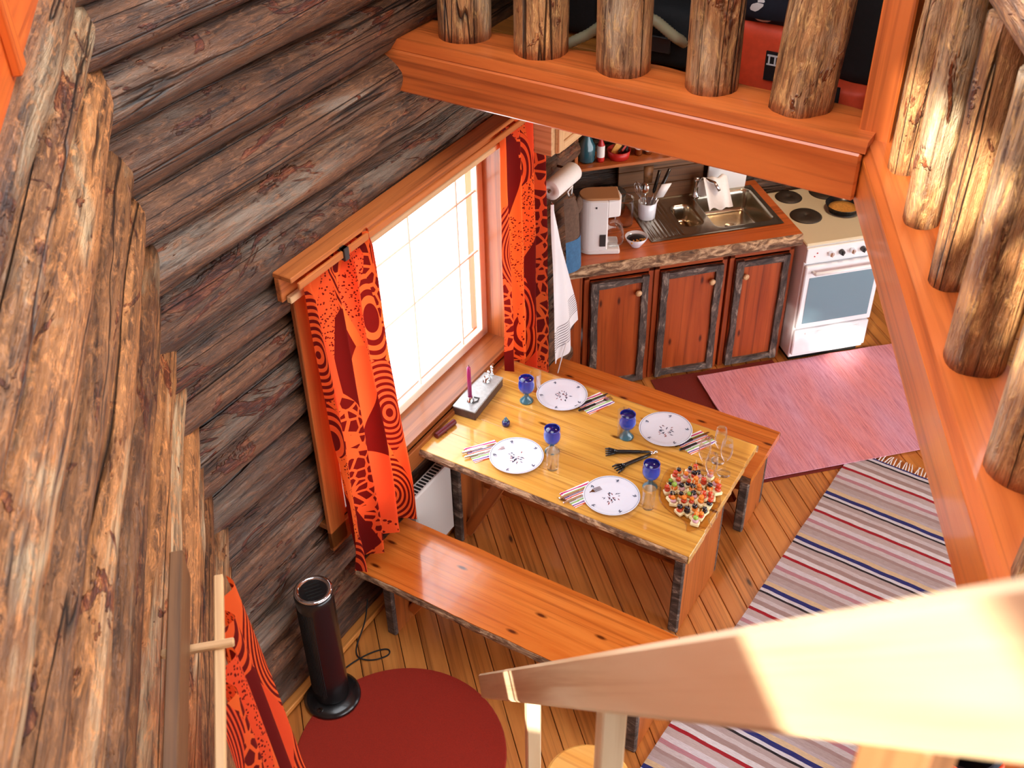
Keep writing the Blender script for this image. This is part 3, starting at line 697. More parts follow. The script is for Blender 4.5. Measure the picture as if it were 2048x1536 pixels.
plank('stretcher', (.14, 1.59, .25), (1.30, 1.59, .25), .09, .035, M['legwood'], tb, Z=(0, 1, 0))

def bench(label, y0, y1, x0, x1, group=None):
    r_ = thing('bench', label, 'bench', ((x0+x1)/2, (y0+y1)/2, 0)); L = x1-x0; w_ = y1-y0
    plank('seat', (-L/2, 0, .428), (L/2, 0, .428), w_, .044, M['bench'], r_, bevel=.004, wav=.006, seed=int(y0*10))
    bark_strip(r_, (-L/2, -w_/2+.003, .425), (L/2, -w_/2+.003, .425), .042, .012, y0)
    bark_strip(r_, (L/2, w_/2-.003, .425), (-L/2, w_/2-.003, .425), .042, .010, y0+5)
    for x in (-L/2+.11, L/2-.05):
        plank('leg', (x, 0, 0), (x, 0, .406), w_*.62, .045, M['legwood'], r_, Z=(1, 0, 0))
        for y in (-w_*.31, w_*.31): MB().box(x-.025, x+.025, y-.014, y+.014, 0, .406).build('bark_edge', M['greybark'], r_, False, .006)
    for sg in (-1, 1): plank('brace', (sg*(L/2-.14), 0, .06), (sg*(L/2-.34), 0, .40), .05, .03, M['legwood'], r_, Z=(0, 1, 0))
    plank('stretcher', (-L/2+.12, 0, .2), (L/2-.06, 0, .2), .07, .03, M['legwood'], r_, Z=(0, 1, 0))
    return r_
bench('long pine bench with glossy top between the table and the round red rug', .615, 1.0, .07, 1.485)
bench('long pine bench on the kitchen side of the table', 2.07, 2.475, .08, 1.385)

# radiator under the window
rd = thing('radiator', 'pale panel radiator under the window behind the table', 'radiator')
MB().box(.045, .115, 1.03, 1.33, .12, .56).build('body', M['radiator'], rd, False, .008)
gb = MB()
for i in range(13): gb.box(.06, .1, 1.045+.0217*i, 1.057+.0217*i, .5595, .5625)
gb.build('grille', M['gap'], rd)
for y in (1.08, 1.24): MB().box(.03, .05, y, y+.04, 0, .4).build('bracket', M['radiator'], rd)

# ================================================================== ON THE TABLE
ZT = .7505
def plate(label, u, v, seed):
    p = zp(u, v, .757); r_ = thing('dinner_plate', label, 'plate', (p.x, p.y, ZT), random.Random(seed).uniform(0, 6))
    MB().lathe([(0, 0), (.075, 0), (.078, .003), (.125, .016), (.1265, .0185), (.124, .0195), (.095, .009), (.082, .0065), (0, .006)], 56).build('body', M['porcelain'], r_, True)
    dec = MB(); rn = random.Random(seed)
    def leaf(cx, cy, a, l, wd_, mi, z):
        ca, sa = math.cos(a), math.sin(a)
        dec.add([(cx+ca*x-sa*y, cy+sa*x+ca*y, z) for x, y in ((0, 0), (l*.5, wd_), (l, 0), (l*.5, -wd_))], [(0, 3, 2, 1)], mi)
    for k in range(26):
        a = rn.uniform(0, 6.28); q = rn.uniform(.003, .034); leaf(q*math.cos(a), q*math.sin(a), a+rn.uniform(-1, 1), rn.uniform(.011, .022), rn.uniform(.002, .0038), rn.choice((0, 0, 1)), .0066)
    for k in range(5):
        a = k*1.2566+.3
        for j in range(3): leaf(.104*math.cos(a), .104*math.sin(a), a+1.57+j*.9-.9, .017, .003, 0, .0146)
    dec.build('floral_print', [M['greyblue'], M['redprint']], r_)['kind'] = 'stuff'
    rg_ = MB(); rg_.lathe([(.1195, .0182), (.121, .0188)], 56, caps=False); rg_.build('rim_line', M['greyblue'], r_)
    return r_
plate('white floral dinner plate next to the candle box, on the kitchen side of the table', 1124, 792, 1)
plate('white floral dinner plate in front of the tiny dark blue pot', 1033, 914, 2)
plate('white floral dinner plate beside the row of champagne flutes', 1331, 861, 3)
plate('white floral dinner plate on the bench side, next to the snack platter', 1223, 994, 4)
def goblet(label, u, v):
    p = zp(u, v, .75); r_ = thing('goblet', label, 'goblet', (p.x, p.y, ZT))
    MB().lathe([(0, 0), (.033, 0), (.035, .004), (.03, .012), (.013, .03), (.0115, .045), (.016, .058), (.034, .07), (.0405, .092), (.039, .118), (.036, .136), (.0375, .14), (.034, .1405), (.033, .134)], 28).build('body', M['goblet'], r_, True)
    MB().lathe([(.0335, .139), (.0355, .118), (.037, .092), (.03, .074), (0, .068)], 28).build('inside', M['goblet_in'], r_, True)
    return r_
goblet('blue ceramic goblet between the candle box and the far plate', 1053, 802)
goblet('blue ceramic goblet beside the plate nearest the window', 1104, 903)
goblet('blue ceramic goblet in front of a tall clear glass', 1253, 874)
goblet('blue ceramic goblet beside the snack platter', 1300, 974)
def tumbler(label, u, v, h=.105, r1=.031):
    p = zp(u, v, .75); r_ = thing('drinking_glass', label, 'glass', (p.x, p.y, ZT))
    MB().lathe([(0, .0), (r1*.82, 0), (r1*.86, .004), (r1, h), (r1*.94, h), (r1*.78, .008), (0, .007)], 28).build('body', M['glass'], r_, True)
    return r_
tumbler('clear drinking glass behind the goblet next to the candle box', 1071, 779)
tumbler('clear drinking glass standing at the foot of a blue goblet, between the two plates', 1105, 936)
tumbler('tall clear glass rising behind a blue goblet in the middle of the table', 1247, 872, .15, .034)
tumbler('clear drinking glass between the bench side plate and the snack platter', 1296, 1014)
for u, v, lab in ((1441, 881, 'clear champagne flute standing closest to the kitchen side bench'), (1409, 906, 'clear champagne flute standing closest to the striped napkin'), (1453, 906, 'clear champagne flute standing closest to the end edge of the table'), (1423, 934, 'clear champagne flute standing closest to the snack platter')):
    p = zp(u, v, .75+.125)
    r_ = thing('champagne_flute', lab, 'flute', (p.x, p.y, ZT), group='champagne flutes at the table corner')
    MB().lathe([(0, 0), (.03, 0), (.031, .002), (.008, .006), (.0045, .012), (.004, .07), (.007, .078), (.02, .1), (.0275, .13), (.0265, .165), (.023, .195), (.0222, .195), (.0257, .165), (.0266, .13), (.019, .103), (0, .088)], 24).build('body', M['glass'], r_, True)

# candle box with standing candle
bx = thing('candle_box', 'dark wooden box with grey stone top holding a purple candle', 'candle holder', (.106, 1.61, ZT), R(5))
MB().box(-.06, .06, -.15, .15, 0, .046).build('box_body', M['boxwood'], bx, False, .003)
MB().box(-.062, .062, -.152, .152, .046, .056).build('stone_top', M['pewter'], bx, False, .003)
MB().lathe([(0, .056), (.02, .056), (.02, .06), (.0135, .066), (.0135, .085), (.011, .085), (.011, .07), (0, .07)], 20, (.0, -.085, 0)).build('candle_cup', M['chrome'], bx, True)
MB().lathe([(0, .056), (.02, .056), (.02, .06), (.0135, .066), (.0135, .085), (.011, .085), (.011, .07), (0, .07)], 20, (.0, .085, 0)).build('candle_cup', M['chrome'], bx, True)
MB().tube([(.005, -.055, .06), (.03, -.05, .058), (.035, -.075, .06), (.02, -.1, .06)], .003, 8).build('finger_ring', M['darkgrey'], bx, True)
cd = thing('candle', 'slim purple candle standing upright in the box', 'candle', (.1135, 1.5253, ZT+.07))
MB().lathe([(0, 0), (.0105, 0), (.0095, .185), (.006, .193), (0, .194)], 16).build('wax', M['candle'], cd, True)
MB().tube([(0, 0, .192), (.001, 0, .205)], .0012, 6).build('wick', M['blackmat'], cd)
# silver pair of figures at the far end of the box
fg = thing('figurine', 'small pair of silver figures on the grey box top', 'figurine', (.098, 1.735, ZT+.056), R(10))
for y in (-.02, .022):
    MB().lathe([(0, 0), (.012, 0), (.012, .004), (.006, .012), (.008, .03), (.004, .038)], 12, (0, y, 0)).ball((0, y, .046), .009).build('figure', M['chrome'], fg, True)
p0, p1 = zp(872, 872, .765), zp(909, 843, .765)
lcn = tag(MB().tube([(0, 0, 0), (.0, (p1-p0).length, 0)], .0145, 16).build('candle', M['maroon'], None), 'dark maroon candle lying on the table by the window sill', 'candle')
lcn.location = (p0.x, p0.y, ZT+.0147); lcn.rotation_euler = (0, 0, math.atan2(p1.y-p0.y, p1.x-p0.x)-math.pi/2)
p = zp(1012, 851, .75); sp_ = thing('salt_pot', 'tiny dark blue lidded pot near the candle box', 'pot', (p.x, p.y, ZT))
MB().lathe([(0, 0), (.016, 0), (.02, .01), (.019, .024), (.012, .032)], 18).build('body', M['goblet_in'], sp_, True)
MB().lathe([(0, .032), (.013, .032), (.011, .038), (.004, .042), (.006, .048), (0, .053)], 16).build('lid', M['goblet'], sp_, True)

# napkins with cutlery
def napkin(label, u, v, ang, dark, seed):
    p = zp(u, v, .752); r_ = thing('napkin', label, 'napkin', (p.x, p.y, ZT), ang)
    MB().prism([(-.05, -.085), (.062, -.07), (.05, .085), (-.056, .07)], 0, .003).build('lower_fold', M['napkin'], r_)
    MB().prism([(-.05, -.08), (.04, -.03), (.05, .085), (-.03, .06)], .003, .0055).build('upper_fold', M['napkin'], r_)
    mat = M['black'] if dark else M['chrome']
    for kind, dx in (('knife', -.018), ('fork', .016)):
        k = thing(kind, f"{'black handled' if dark else 'silver'} {kind} lying on {label.split(' ', 1)[1] if label.startswith('striped') else label}", kind, (p.x, p.y, ZT+.0058), ang)
        k['label'] = f"{'black handled' if dark else 'silver'} {kind} on the napkin {label.split('napkin ', 1)[1]}"
        MB().box(dx-.006, dx+.006, -.105, -.005, 0, .008).build('handle', mat, k, False, .0025)
        if kind == 'knife': MB().prism([(dx-.005, -.005), (dx+.006, -.005), (dx+.007, .07), (dx+.001, .095), (dx-.005, .085)], .002, .0045).build('blade', M['chrome'], k)
        else:
            t = MB().box(dx-.003, dx+.003, -.005, .04, .002, .005)
            t.prism([(dx-.003, .04), (dx+.003, .04), (dx+.011, .055), (dx-.011, .055)], .002, .0045)
            for j in range(4): t.box(dx-.011+.0065*j, dx-.0085+.0065*j, .055, .092, .002, .0045)
            t.build('tines', M['chrome'], k)
    return r_
napkin('striped paper napkin right of the plate behind the blue goblets', 1189, 806, R(-28), True, 1)
napkin('striped paper napkin left of the plate under the window light', 969, 902, R(-38), False, 2)
napkin('striped paper napkin between a plate and the champagne flutes', 1391, 884, R(-30), True, 3)
napkin('striped paper napkin left of the bench side plate', 1163, 988, R(-30), False, 4)

# salad tongs
tg = thing('salad_tongs', 'black claw shaped salad tongs lying open in the table middle', 'tongs')
H_ = zp(1312, 904, .762); 
for (u, v) in ((1222, 903), (1240, 934)):
    q = zp(u, v, .762); d = (q-H_); L = d.length; d.normalize(); n_ = Vector((-d.y, d.x, 0))
    b = MB().tube([H_+d*.03, H_+d*.08, H_+d*(L-.03), H_+d*(L-.015)], [.006, .0085, .0095, .013], 10)
    for j in range(4):
        o_ = n_*(j-1.5)*.011; b.tube([H_+d*(L-.018)+o_*.6, H_+d*(L+.008)+o_*1.3, H_+d*(L+.026)+o_*1.5-Vector((0, 0, .005))], [.0055, .005, .003], 8)
    b.build('claw_arm', M['black'], tg, True)
b = MB()
for (u, v) in ((1222, 903), (1240, 934)):
    d = (zp(u, v, .762)-H_).normalized(); b.tube([H_, H_+d*.035], .0045, 8)
b.ball(tuple(H_), .009, 10, 6).build('hinge', M['chrome'], tg, True)

# glass platter with snacks
out = [(560, 190), (470, 330), (400, 520), (370, 720), (400, 850), (500, 980), (640, 1090), (800, 1170), (900, 1260), (945, 1360), (950, 1470), (1010, 1475), (1200, 1435), (1330, 1400), (1480, 1390), (1430, 1290), (1420, 1180), (1520, 1080), (1620, 980), (1660, 850), (1640, 700), (1560, 520), (1400, 350), (1200, 250), (900, 180), (700, 160)]
pp = [zp(1280+.0977*x, 920+.0977*y, ZT+.01) for x, y in out]; cx = sum(p.x for p in pp)/len(pp); cy = sum(p.y for p in pp)/len(pp)
pt = thing('serving_platter', 'leaf shaped glass platter with short tail, covered in snack skewers', 'platter', (cx, cy, ZT))
n_ = len(pp); ring = lambda sc, z: [((p.x-cx)*sc, (p.y-cy)*sc, z) for p in pp]
b = MB(); vs = ring(.93, 0)+ring(1, .012)+ring(.975, .014)+ring(.91, .006); fs = []
for k in range(3):
    for i in range(n_): fs.append((k*n_+i, k*n_+(i+1) % n_, (k+1)*n_+(i+1) % n_, (k+1)*n_+i))
fs.append(tuple(range(n_))[::-1]); fs.append(tuple(3*n_+i for i in range(n_))); b.add(vs, fs).build('dish', M['platter'], pt)
rim = MB(); rim.tube([Vector(v) for v in ring(.985, .0135)]+[Vector(ring(.985, .0135)[0])], .0022, 6, False); rim.build('rim', M['glass'], pt, True)
rn = random.Random(11); spots = []
tops = [('grape', 'green grape'), ('olive', 'black olive'), ('tomato', 'red tomato'), ('orangef', 'orange fruit piece')]
cand = []
for gy in range(-4, 6):
    for gx in range(-5, 6): cand.append((1384+gx*16.5+(8 if gy % 2 else 0)+rn.uniform(-3, 3), 982+gy*13+rn.uniform(-3, 3)))
def inside(u, v):
    if ((u-1383)/52)**2+((v-984)/45)**2 < 1: return True
    return 1020 < v < 1050 and abs(u-(1390+(v-1020)*.3)) < 24-(v-1020)*.55
i_s = 0; protos = {}
for u, v in cand:
    if not inside(u, v): continue
    p = zp(u, v, ZT+.02); tk, tname = tops[rn.choice([0, 1, 1, 2, 2, 3, 3])]; mid = rn.choice(['ham', 'olive', 'tomato', 'orangef'])
    key = (tk, mid); ang = rn.uniform(0, 3)
    loc = (p.x, p.y, ZT+.0065)
    if key in protos: r_ = dup(protos[key], loc, ang)
    else:
        r_ = thing('snack_skewer', f'cheese cube snack skewer topped with {tname} over {dict(ham="pink ham", olive="black olive", tomato="red tomato", orangef="orange fruit")[mid]} on the glass platter', 'snack', loc, ang, group='snack skewers on the glass platter'); protos[key] = r_
        MB().box(-.018, .018, -.013, .013, 0, .015).build('cheese', M['cheese'], r_, False, .002)
        MB().ball((0, 0, .0235), .0135, 10, 6, (1, 1, .72)).build('filling', M[mid], r_, True)
        MB().ball((0, 0, .041), .0115, 10, 6, (1, 1, .95)).build('topping', M[tk], r_, True)
        MB().tube([(0, 0, .004), (.002, 0, .072)], .0014, 5).build('pick', M['pick'], r_)
    r_.rotation_euler = (rn.uniform(-.22, .22), rn.uniform(-.22, .22), ang); r_.scale = (rn.uniform(.9, 1.15),)*3; r_.location.z += .002

# ================================================================== KITCHEN
RZK = R(45)   # local x along the wall, local y away from the room
def kthing(name, label, cat, a, b, z=0, rz=0, group=None): p = K(a, b, z); return thing(name, label, cat, p, RZK+rz, group)
# cabinets: local x = along, local y = towards wall
for k, (a0, a1, lab) in enumerate(((-.52, -.105, 'pine kitchen cabinet with bark framed door, next to the curtain'), (-.1, .345, 'pine kitchen cabinet with bark framed door, in the middle under the sink'), (.36, .765, 'pine kitchen cabinet with bark framed door and large knots beside the stove'))):
    r_ = kthing('kitchen_cabinet', lab, 'cabinet', (a0+a1)/2, .6); w_ = a1-a0; h = .80
    c_ = MB().box(-w_/2, -w_/2+.018, .0, .55, 0, h).box(w_/2-.018, w_/2, .0, .55, 0, h).box(-w_/2, w_/2, .53, .55, 0, h).box(-w_/2, w_/2, .0, .55, 0, .02)
    c_.build('body', M['door'], r_)
    for sx in (-1, 1): plank('stile', (sx*(w_/2-.016), -.006, 0), (sx*(w_/2-.016), -.006, h), .032, .02, M['door'], r_, Z=(0, 1, 0))
    plank('top_rail', (-w_/2, -.006, .80), (w_/2, -.006, .80), .05, .02, M['door'], r_, Z=(0, 1, 0))
    dw = w_-.07; d_ = plank('door', (0, -.02, .02), (0, -.02, .765), dw, .022, M['door'], r_, Z=(0, -1, 0))
    # frame strips in door-local coords: x = height, y = width, z = out
    for sy in (-1, 1): 
        q = board('bark_frame', (0, sy*(dw/2-.022), .018), (.745, .046, .022), M['greybark'], d_, wav=.008, seed=k*7+sy+3)
    for sx in (-1, 1): board('bark_frame', (sx*(.3725-.022), 0, .018), (dw-.085, .044, .022), M['greybark'], d_, X=(0, 1, 0), wav=.008, seed=k*5+sx+9)
    kb = MB().lathe([(0, .01), (.008, .01), (.008, .022), (.018, .026), (.02, .034), (.012, .042), (0, .043)], 16).build('knob', M['pale'], d_, True)
    kx = (.265, -1) if k < 2 else (.265, 1)
    yy = (dw/2-.062); kb.location = (kx[0], 0, 0); kb.location.y = yy*(1 if k == 2 else -1)
sp2 = kthing('filler_panel', 'reddish pine panel closing the gap between curtain and cabinets', 'panel', -.59, .6)
plank('panel_board', (0, -.005, 0), (0, -.005, .83), .12, .02, M['door'], sp2, Z=(0, 1, 0))
# worktop (with a hole for the sink) and its bark front
SA0, SA1, SB0, SB1 = -.105, .71, .06, .545
wt = kthing('worktop', 'orange pine worktop with a rough bark front edge', 'worktop', 0, 0, 0)
b = MB()
def kbox(mb, a0, a1, b0, b1, z0, z1): mb.box(a0, a1, -b1, -b0, z0, z1)
b.prism([(-.65, -.675), (SA0+.02, -.675), (SA0+.02, -.03), (-.48, -.03), (-.48, -.5)], .84, .915)
kbox(b, SA0+.02, SA1-.02, SB1-.02, .675, .84, .915); kbox(b, SA0+.02, SA1-.02, .0, SB0+.02, .84, .915); kbox(b, SA1-.02, .765, .0, .675, .84, .915)
b.build('slab', M['beam'], wt)
bark_strip(wt, (-.64, -.674, .877), (.765, -.674, .877), .078, .02, 21)
# sink as one pressed steel sheet
sk = kthing('sink', 'stainless steel double sink with ribbed drainboard', 'sink', 0, 0, .916)
def sinkz(a, bb):
    def bowl(ca, cb, ha, hb, dp):
        q = max(abs(a-ca)-(ha-.05), 0); r_ = max(abs(bb-cb)-(hb-.05), 0); dd = math.hypot(q, r_)
        t = min(1, max(0, (.05-dd)/.03)); return -dp*t*t*(3-2*t)
    z = min(bowl(.50, .285, .185, .2, .13), bowl(.2, .30, .07, .13, .1))
    if z == 0 and a < .11 and .1 < bb < .5: z = .0025*math.sin(a*260)
    if a < SA0+.012 or a > SA1-.012 or bb < SB0+.012 or bb > SB1-.012: z = .004
    return z
MB().grid(lambda u, v: (SA0+(SA1-SA0)*u, -(SB0+(SB1-SB0)*v), sinkz(SA0+(SA1-SA0)*u, SB0+(SB1-SB0)*v)), 150, 84).build('basin_sheet', M['steel'], sk, True)
MB().lathe([(0, -.1285), (.03, -.1285), (.035, -.127)], 20, (.5, -.285, 0)).build('drain', M['chrome'], sk, True)
tp = kthing('tap', 'chrome mixer tap at the back of the sink', 'tap', .33, .105, .917)
MB().lathe([(0, 0), (.026, 0), (.022, .012), (.016, .02), (.016, .1), (.02, .11), (.014, .13), (0, .132)], 18).build('base', M['chrome'], tp, True)
MB().tube([(0, 0, .1), (.02, -.06, .15), (.06, -.13, .15), (.08, -.16, .11)], .0105, 10).build('spout', M['chrome'], tp, True)
MB().tube([(0, 0, .125), (-.02, -.045, .15)], .006, 8).build('lever', M['chrome'], tp, True)
dc = kthing('dish_cloth', 'white dish cloth hung over the tap', 'cloth', .40, .20, .917)
MB().grid(lambda u, v: ((u-.5)*.15+.02*v, .10-.2*v+.01*math.sin(u*9), .165*math.sin(min(1, v*2.2)*1.57)-(.28*max(0, v-.45))+.006*math.sin(u*14+v*5)), 18, 18).build('folded_cloth', M['paper'], dc, True)

# stove
st = kthing('stove', 'white electric cooker with four hotplates and a glass oven door', 'stove', 1.04, .70)
w_ = .5
MB().box(-w_/2, w_/2, .0, .62, .04, .835).build('body', M['white'], st, False, .006)
MB().box(-w_/2-.004, w_/2+.004, -.005, .625, .835, .855).build('hob', M['cream'], st, False, .006)
for x, y, r_ in ((-.115, .30, .088), (.125, .30, .075), (-.115, .54, .075), (.125, .54, .088)):
    MB().lathe([(0, .858), (.012, .858), (.014, .862), (r_*.96, .863), (r_, .858), (r_+.008, .855)], 32, (x, y, 0)).build('hotplate', M['iron'], st, True)
cp = MB().box(-w_/2, w_/2, -.018, 0, .73, .83).build('control_panel', M['white'], st, False, .004)
for i in range(5):
    x = -.1+.068*i
    MB().tube([(x, -.018, .782), (x, -.04, .782)], [.017, .015], 14).box(x-.003, x+.003, -.047, -.038, .768, .796).build('knob', M['darkgrey'] if i % 2 else M['chrome'], cp)
for x, z in ((-.185, .795), (-.2, .775)): MB().tube([(x, -.017, z), (x, -.021, z)], .004, 10).build('indicator_lamp', M['rubyred'], cp)
od = MB().box(-w_/2+.004, w_/2-.004, -.03, -.002, .27, .715).build('oven_door', M['white'], st, False, .006)
M['ovenglass'] = plain('reflection_blue_oven_glass', srgb(112, 146, 158), .04, 0, 1.0)  # pale blue colour paints a reflection into the dark oven glass
MB().box(-w_/2+.035, w_/2-.035, -.033, -.029, .31, .635).build('oven_glass', M['ovenglass'], od)
MB().tube([(-.2, -.03, .675), (-.2, -.065, .68), (.2, -.065, .68), (.2, -.03, .675)], .011, 10).build('handle', M['white'], od, True)
dr = MB().box(-w_/2+.004, w_/2-.004, -.026, -.002, .075, .255).build('drawer', M['white'], st, False, .006)
MB().box(-.18, .18, -.034, -.024, .222, .238).build('drawer_grip', M['white'], dr, False, .003)
MB().box(-w_/2+.02, w_/2-.02, .03, .6, 0, .045).build('plinth', M['gap'], st)
pn = kthing('frying_pan', 'black frying pan of golden food on a hotplate', 'pan', 1.165, .40, .864)
MB().lathe([(0, 0), (.085, 0), (.105, .04), (.108, .04), (.102, .034), (.084, .006), (0, .006)], 32).build('body', M['black'], pn, True)
MB().lathe([(0, .012), (.05, .014), (.086, .012), (.084, .006)], 24).build('food', M['oats'], pn, True)
MB().tube([(.1, 0, .035), (.26, .06, .06)], [.009, .012], 10).build('handle', M['black'], pn, True)

# coffee maker
cm = kthing('coffee_maker', 'white filter coffee maker with a brown lid by the hanging towel', 'coffee maker', -.42, .515, .916, R(-12)); cm.scale = (1.1, 1.1, 1.12)
def dshape(x0, x1, hw, n=10): return [(x1, -hw), (x1, hw)]+[(x0+hw*.9-hw*.9*math.sin(math.pi*i/n), hw*math.cos(math.pi*i/n)) for i in range(n+1)]
MB().prism(dshape(-.1, .045, .068), .025, .30).build('tank', M['whiteplastic'], cm, False, .006)
MB().prism(dshape(-.1, .11, .069), 0, .028).build('base_plate', M['whiteplastic'], cm, False, .006)
MB().prism([(.04, -.068), (.105, -.055), (.115, 0), (.105, .055), (.04, .068)], .205, .30).build('brew_head', M['whiteplastic'], cm, False, .006)
MB().prism(dshape(-.098, .1, .064), .30, .312).build('lid', M['lid'], cm, False, .004)
MB().lathe([(0, .03), (.045, .03), (.052, .05), (.05, .1), (.036, .14), (.034, .14), (.046, .1), (.046, .04), (0, .034)], 24, (.085, 0, 0)).build('carafe', M['glass'], cm, True)
MB().box(.005, .035, -.073, -.067, .05, .115).build('switch_plate', M['darkgrey'], cm)
MB().box(-.02, -.012, -.0705, -.067, .26, .27).build('level_mark', M['darkgrey'], cm)
bw = kthing('bowl', 'white bowl of dark berries and golden cereal', 'bowl', -.20, .55, .916)
MB().lathe([(0, 0), (.028, 0), (.03, .006), (.052, .035), (.065, .062), (.063, .063), (.05, .038), (.026, .01), (0, .008)], 30).build('body', M['porcelain'], bw, True)
MB().lathe([(0, .05), (.03, .052), (.055, .047), (.05, .038)], 24).build('berries', M['berry'], bw, True)
b = MB()
for i in range(26): b.ball((random.uniform(-.045, .045), -.035+random.uniform(-.012, .016), .049), .006, 6, 4)
b.build('cereal', M['oats'], bw, True)['kind'] = 'stuff'
ck = kthing('utensil_crock', 'white ceramic pot full of kitchen utensils beside the sink', 'pot', -.035, .262, .917)
MB().lathe([(0, 0), (.046, 0), (.05, .006), (.055, .105), (.052, .107), (.047, .01), (0, .008)], 30).build('body', M['porcelain'], ck, True)
def utensil(name, label, da, db, lean, L, mats, head):
    p = K(-.035+da*.4, .262+db*.4, .93); d = (E_C*lean[0]+N_C*lean[1]+Vector((0, 0, 1))).normalized()
    r_ = thing(name, label, 'utensil', p); b = MB().tube([(0, 0, 0), tuple(d*L*.55)], .005, 8); b.build('shaft', mats[0], r_, True)
    h = MB(); e = d*L; sd_ = E_C
    if head == 'handle': h.tube([tuple(d*L*.5), tuple(d*L*.56), tuple(e)], [.007, .011, .01], 8)
    elif head == 'spoon':
        h.tube([tuple(d*L*.5), tuple(d*L*.8)], .004, 6); c_ = d*L*.9; h.ball(tuple(c_), .028, 10, 6, (1, .5, 1.3))
    elif head == 'whisk':
        for k in range(6):
            a = k*math.pi/6*2; o_ = (E_C*math.cos(a)+N_C*math.sin(a))*.022
            h.tube([tuple(d*L*.5), tuple(d*L*.75+o_), tuple(d*L*.92+o_*.8), tuple(e)], .0012, 5)
    else:
        c_ = d*L*.85; h.add([tuple(c_+sd_*x+d*z+N_C*y) for y in (-.003, .003) for x, z in ((-.025, -.05), (.025, -.05), (.03, .05), (-.03, .05))], [(3, 2, 1, 0), (4, 5, 6, 7), (0, 1, 5, 4), (1, 2, 6, 5), (2, 3, 7, 6), (3, 0, 4, 7)])
    h.build('head', mats[1], r_, True)
utensil('kitchen_knife', 'knife with long black handle leaning right in the white pot', .03, 0, (.42, -.05), .3, (M['chrome'], M['black']), 'handle')
utensil('kitchen_knife', 'shorter dark handled knife beside the long knife in the white pot', .02, -.02, (.28, -.15), .27, (M['chrome'], M['black']), 'handle')
utensil('wooden_spatula', 'brown wooden spatula standing in the white pot', -.01, -.02, (.1, -.25), .28, (M['darkwood'], M['darkwood']), 'flat')
utensil('whisk', 'steel wire whisk standing in the white pot', -.03, .0, (-.28, .0), .24, (M['chrome'], M['chrome']), 'whisk')
utensil('ladle', 'steel spoon standing in the white pot', -.02, .02, (-.12, .1), .22, (M['chrome'], M['chrome']), 'spoon')
utensil('spatula', 'pale plastic spatula leaning right in the white pot', .03, .02, (.35, .2), .22, (M['whiteplastic'], M['whiteplastic']), 'flat')
jr = kthing('glass_jar', 'clear glass jug between the coffee maker and the utensil pot', 'jar', -.19, .30, .916)
MB().lathe([(0, 0), (.05, 0), (.053, .01), (.055, .12), (.05, .15), (.055, .17), (.052, .17), (.047, .15), (.051, .12), (.049, .014), (0, .01)], 28).build('body', M['glass'], jr, True)
po = kthing('saucepan', 'dark saucepan with a steel rim at the back of the worktop', 'saucepan', -.22, .13, .916)
MB().lathe([(0, 0), (.085, 0), (.09, .01), (.092, .12), (.088, .12), (.085, .012), (0, .01)], 30).build('body', M['steel'], po, True)
MB().lathe([(.093, .122), (.06, .14), (.012, .15), (.012, .165), (0, .168)], 30).build('lid', M['iron'], po, True)
po2 = kthing('saucepan', 'lidded pan behind the coffee maker', 'saucepan', -.40, .24, .916)
MB().lathe([(0, 0), (.065, 0), (.07, .01), (.072, .15), (.068, .15), (.065, .012), (0, .01)], 28).build('body', M['iron'], po2, True)
MB().lathe([(.073, .15), (.05, .166), (.01, .172), (.012, .186), (0, .188)], 28).build('lid', M['darkwood'], po2, True)

bs = kthing('backsplash_board', 'wide brown wooden board on the wall above the sink', 'board', .12, .05)
for i in range(3): plank('board', (-.27, 0, .965+.1*i), (.27, 0, .965+.1*i), .098, .02, M['darkwood'], bs, Z=(0, -1, 0))
cbd = kthing('chopping_board', 'white chopping board leaning on the wall behind the sink', 'chopping board', .54, .055, .917)
o = MB().box(-.13, .13, -.012, .0, 0, .2).build('slab', M['whiteplastic'], cbd, False, .004); o.rotation_euler = (R(6), 0, 0)

# wall shelf with bottles
sh = kthing('wall_shelf', 'open pine shelf on the kitchen wall holding bottles', 'shelf', 0, 0)
plank('shelf_board', (-.47, -.12, 1.25), (.55, -.12, 1.25), .19, .02, M['casing'], sh)
plank('side_board', (-.46, -.12, 1.24), (-.46, -.12, 1.62), .19, .02, M['casing'], sh, Z=(1, 0, 0))
plank('side_board', (.54, -.12, 1.24), (.54, -.12, 1.62), .19, .02, M['casing'], sh, Z=(1, 0, 0))
plank('shelf_board', (-.47, -.12, 1.62), (.55, -.12, 1.62), .19, .02, M['casing'], sh)
def bottle(label, a, b, prof, mat, capmat=None, band=None):
    r_ = kthing('bottle', label, 'bottle', a, b, 1.261); MB().lathe(prof, 20).build('body', mat, r_, True)
    h = prof[-1][1]
    MB().lathe([(0, h), (prof[-1][0]*1.2, h), (prof[-1][0]*1.2, h+.02), (0, h+.02)], 14).build('cap', capmat or M['black'], r_)
    if band: MB().lathe([(band[0], band[1]), (band[0], band[2])], 20, caps=False).build('paper_label', M['paper'], r_)
wide = [(0, 0), (.045, 0), (.05, .01), (.05, .1), (.02, .15), (.016, .2)]; slim = [(0, 0), (.02, 0), (.022, .008), (.022, .1), (.01, .13), (.009, .15)]
bottle('teal glass bottle at the left end of the open shelf', -.37, .12, wide, M['tealglass'])
bottle('small red bottle with a white label on the open shelf', -.295, .15, slim, M['rubyred'], M['rubyred'], (.0225, .03, .1))
bottle('amber spice bottle on the open shelf', -.06, .13, slim, M['amber'], M['whiteplastic'], (.0225, .04, .08))
bottle('dark spice bottle next to the amber one on the open shelf', -.0, .13, slim, M['amber'], M['chrome'], (.0225, .02, .07))
bottle('brown syrup bottle above the sink on the open shelf', .07, .12, slim, M['tealglass'], M['rubyred'], (.0225, .03, .09))
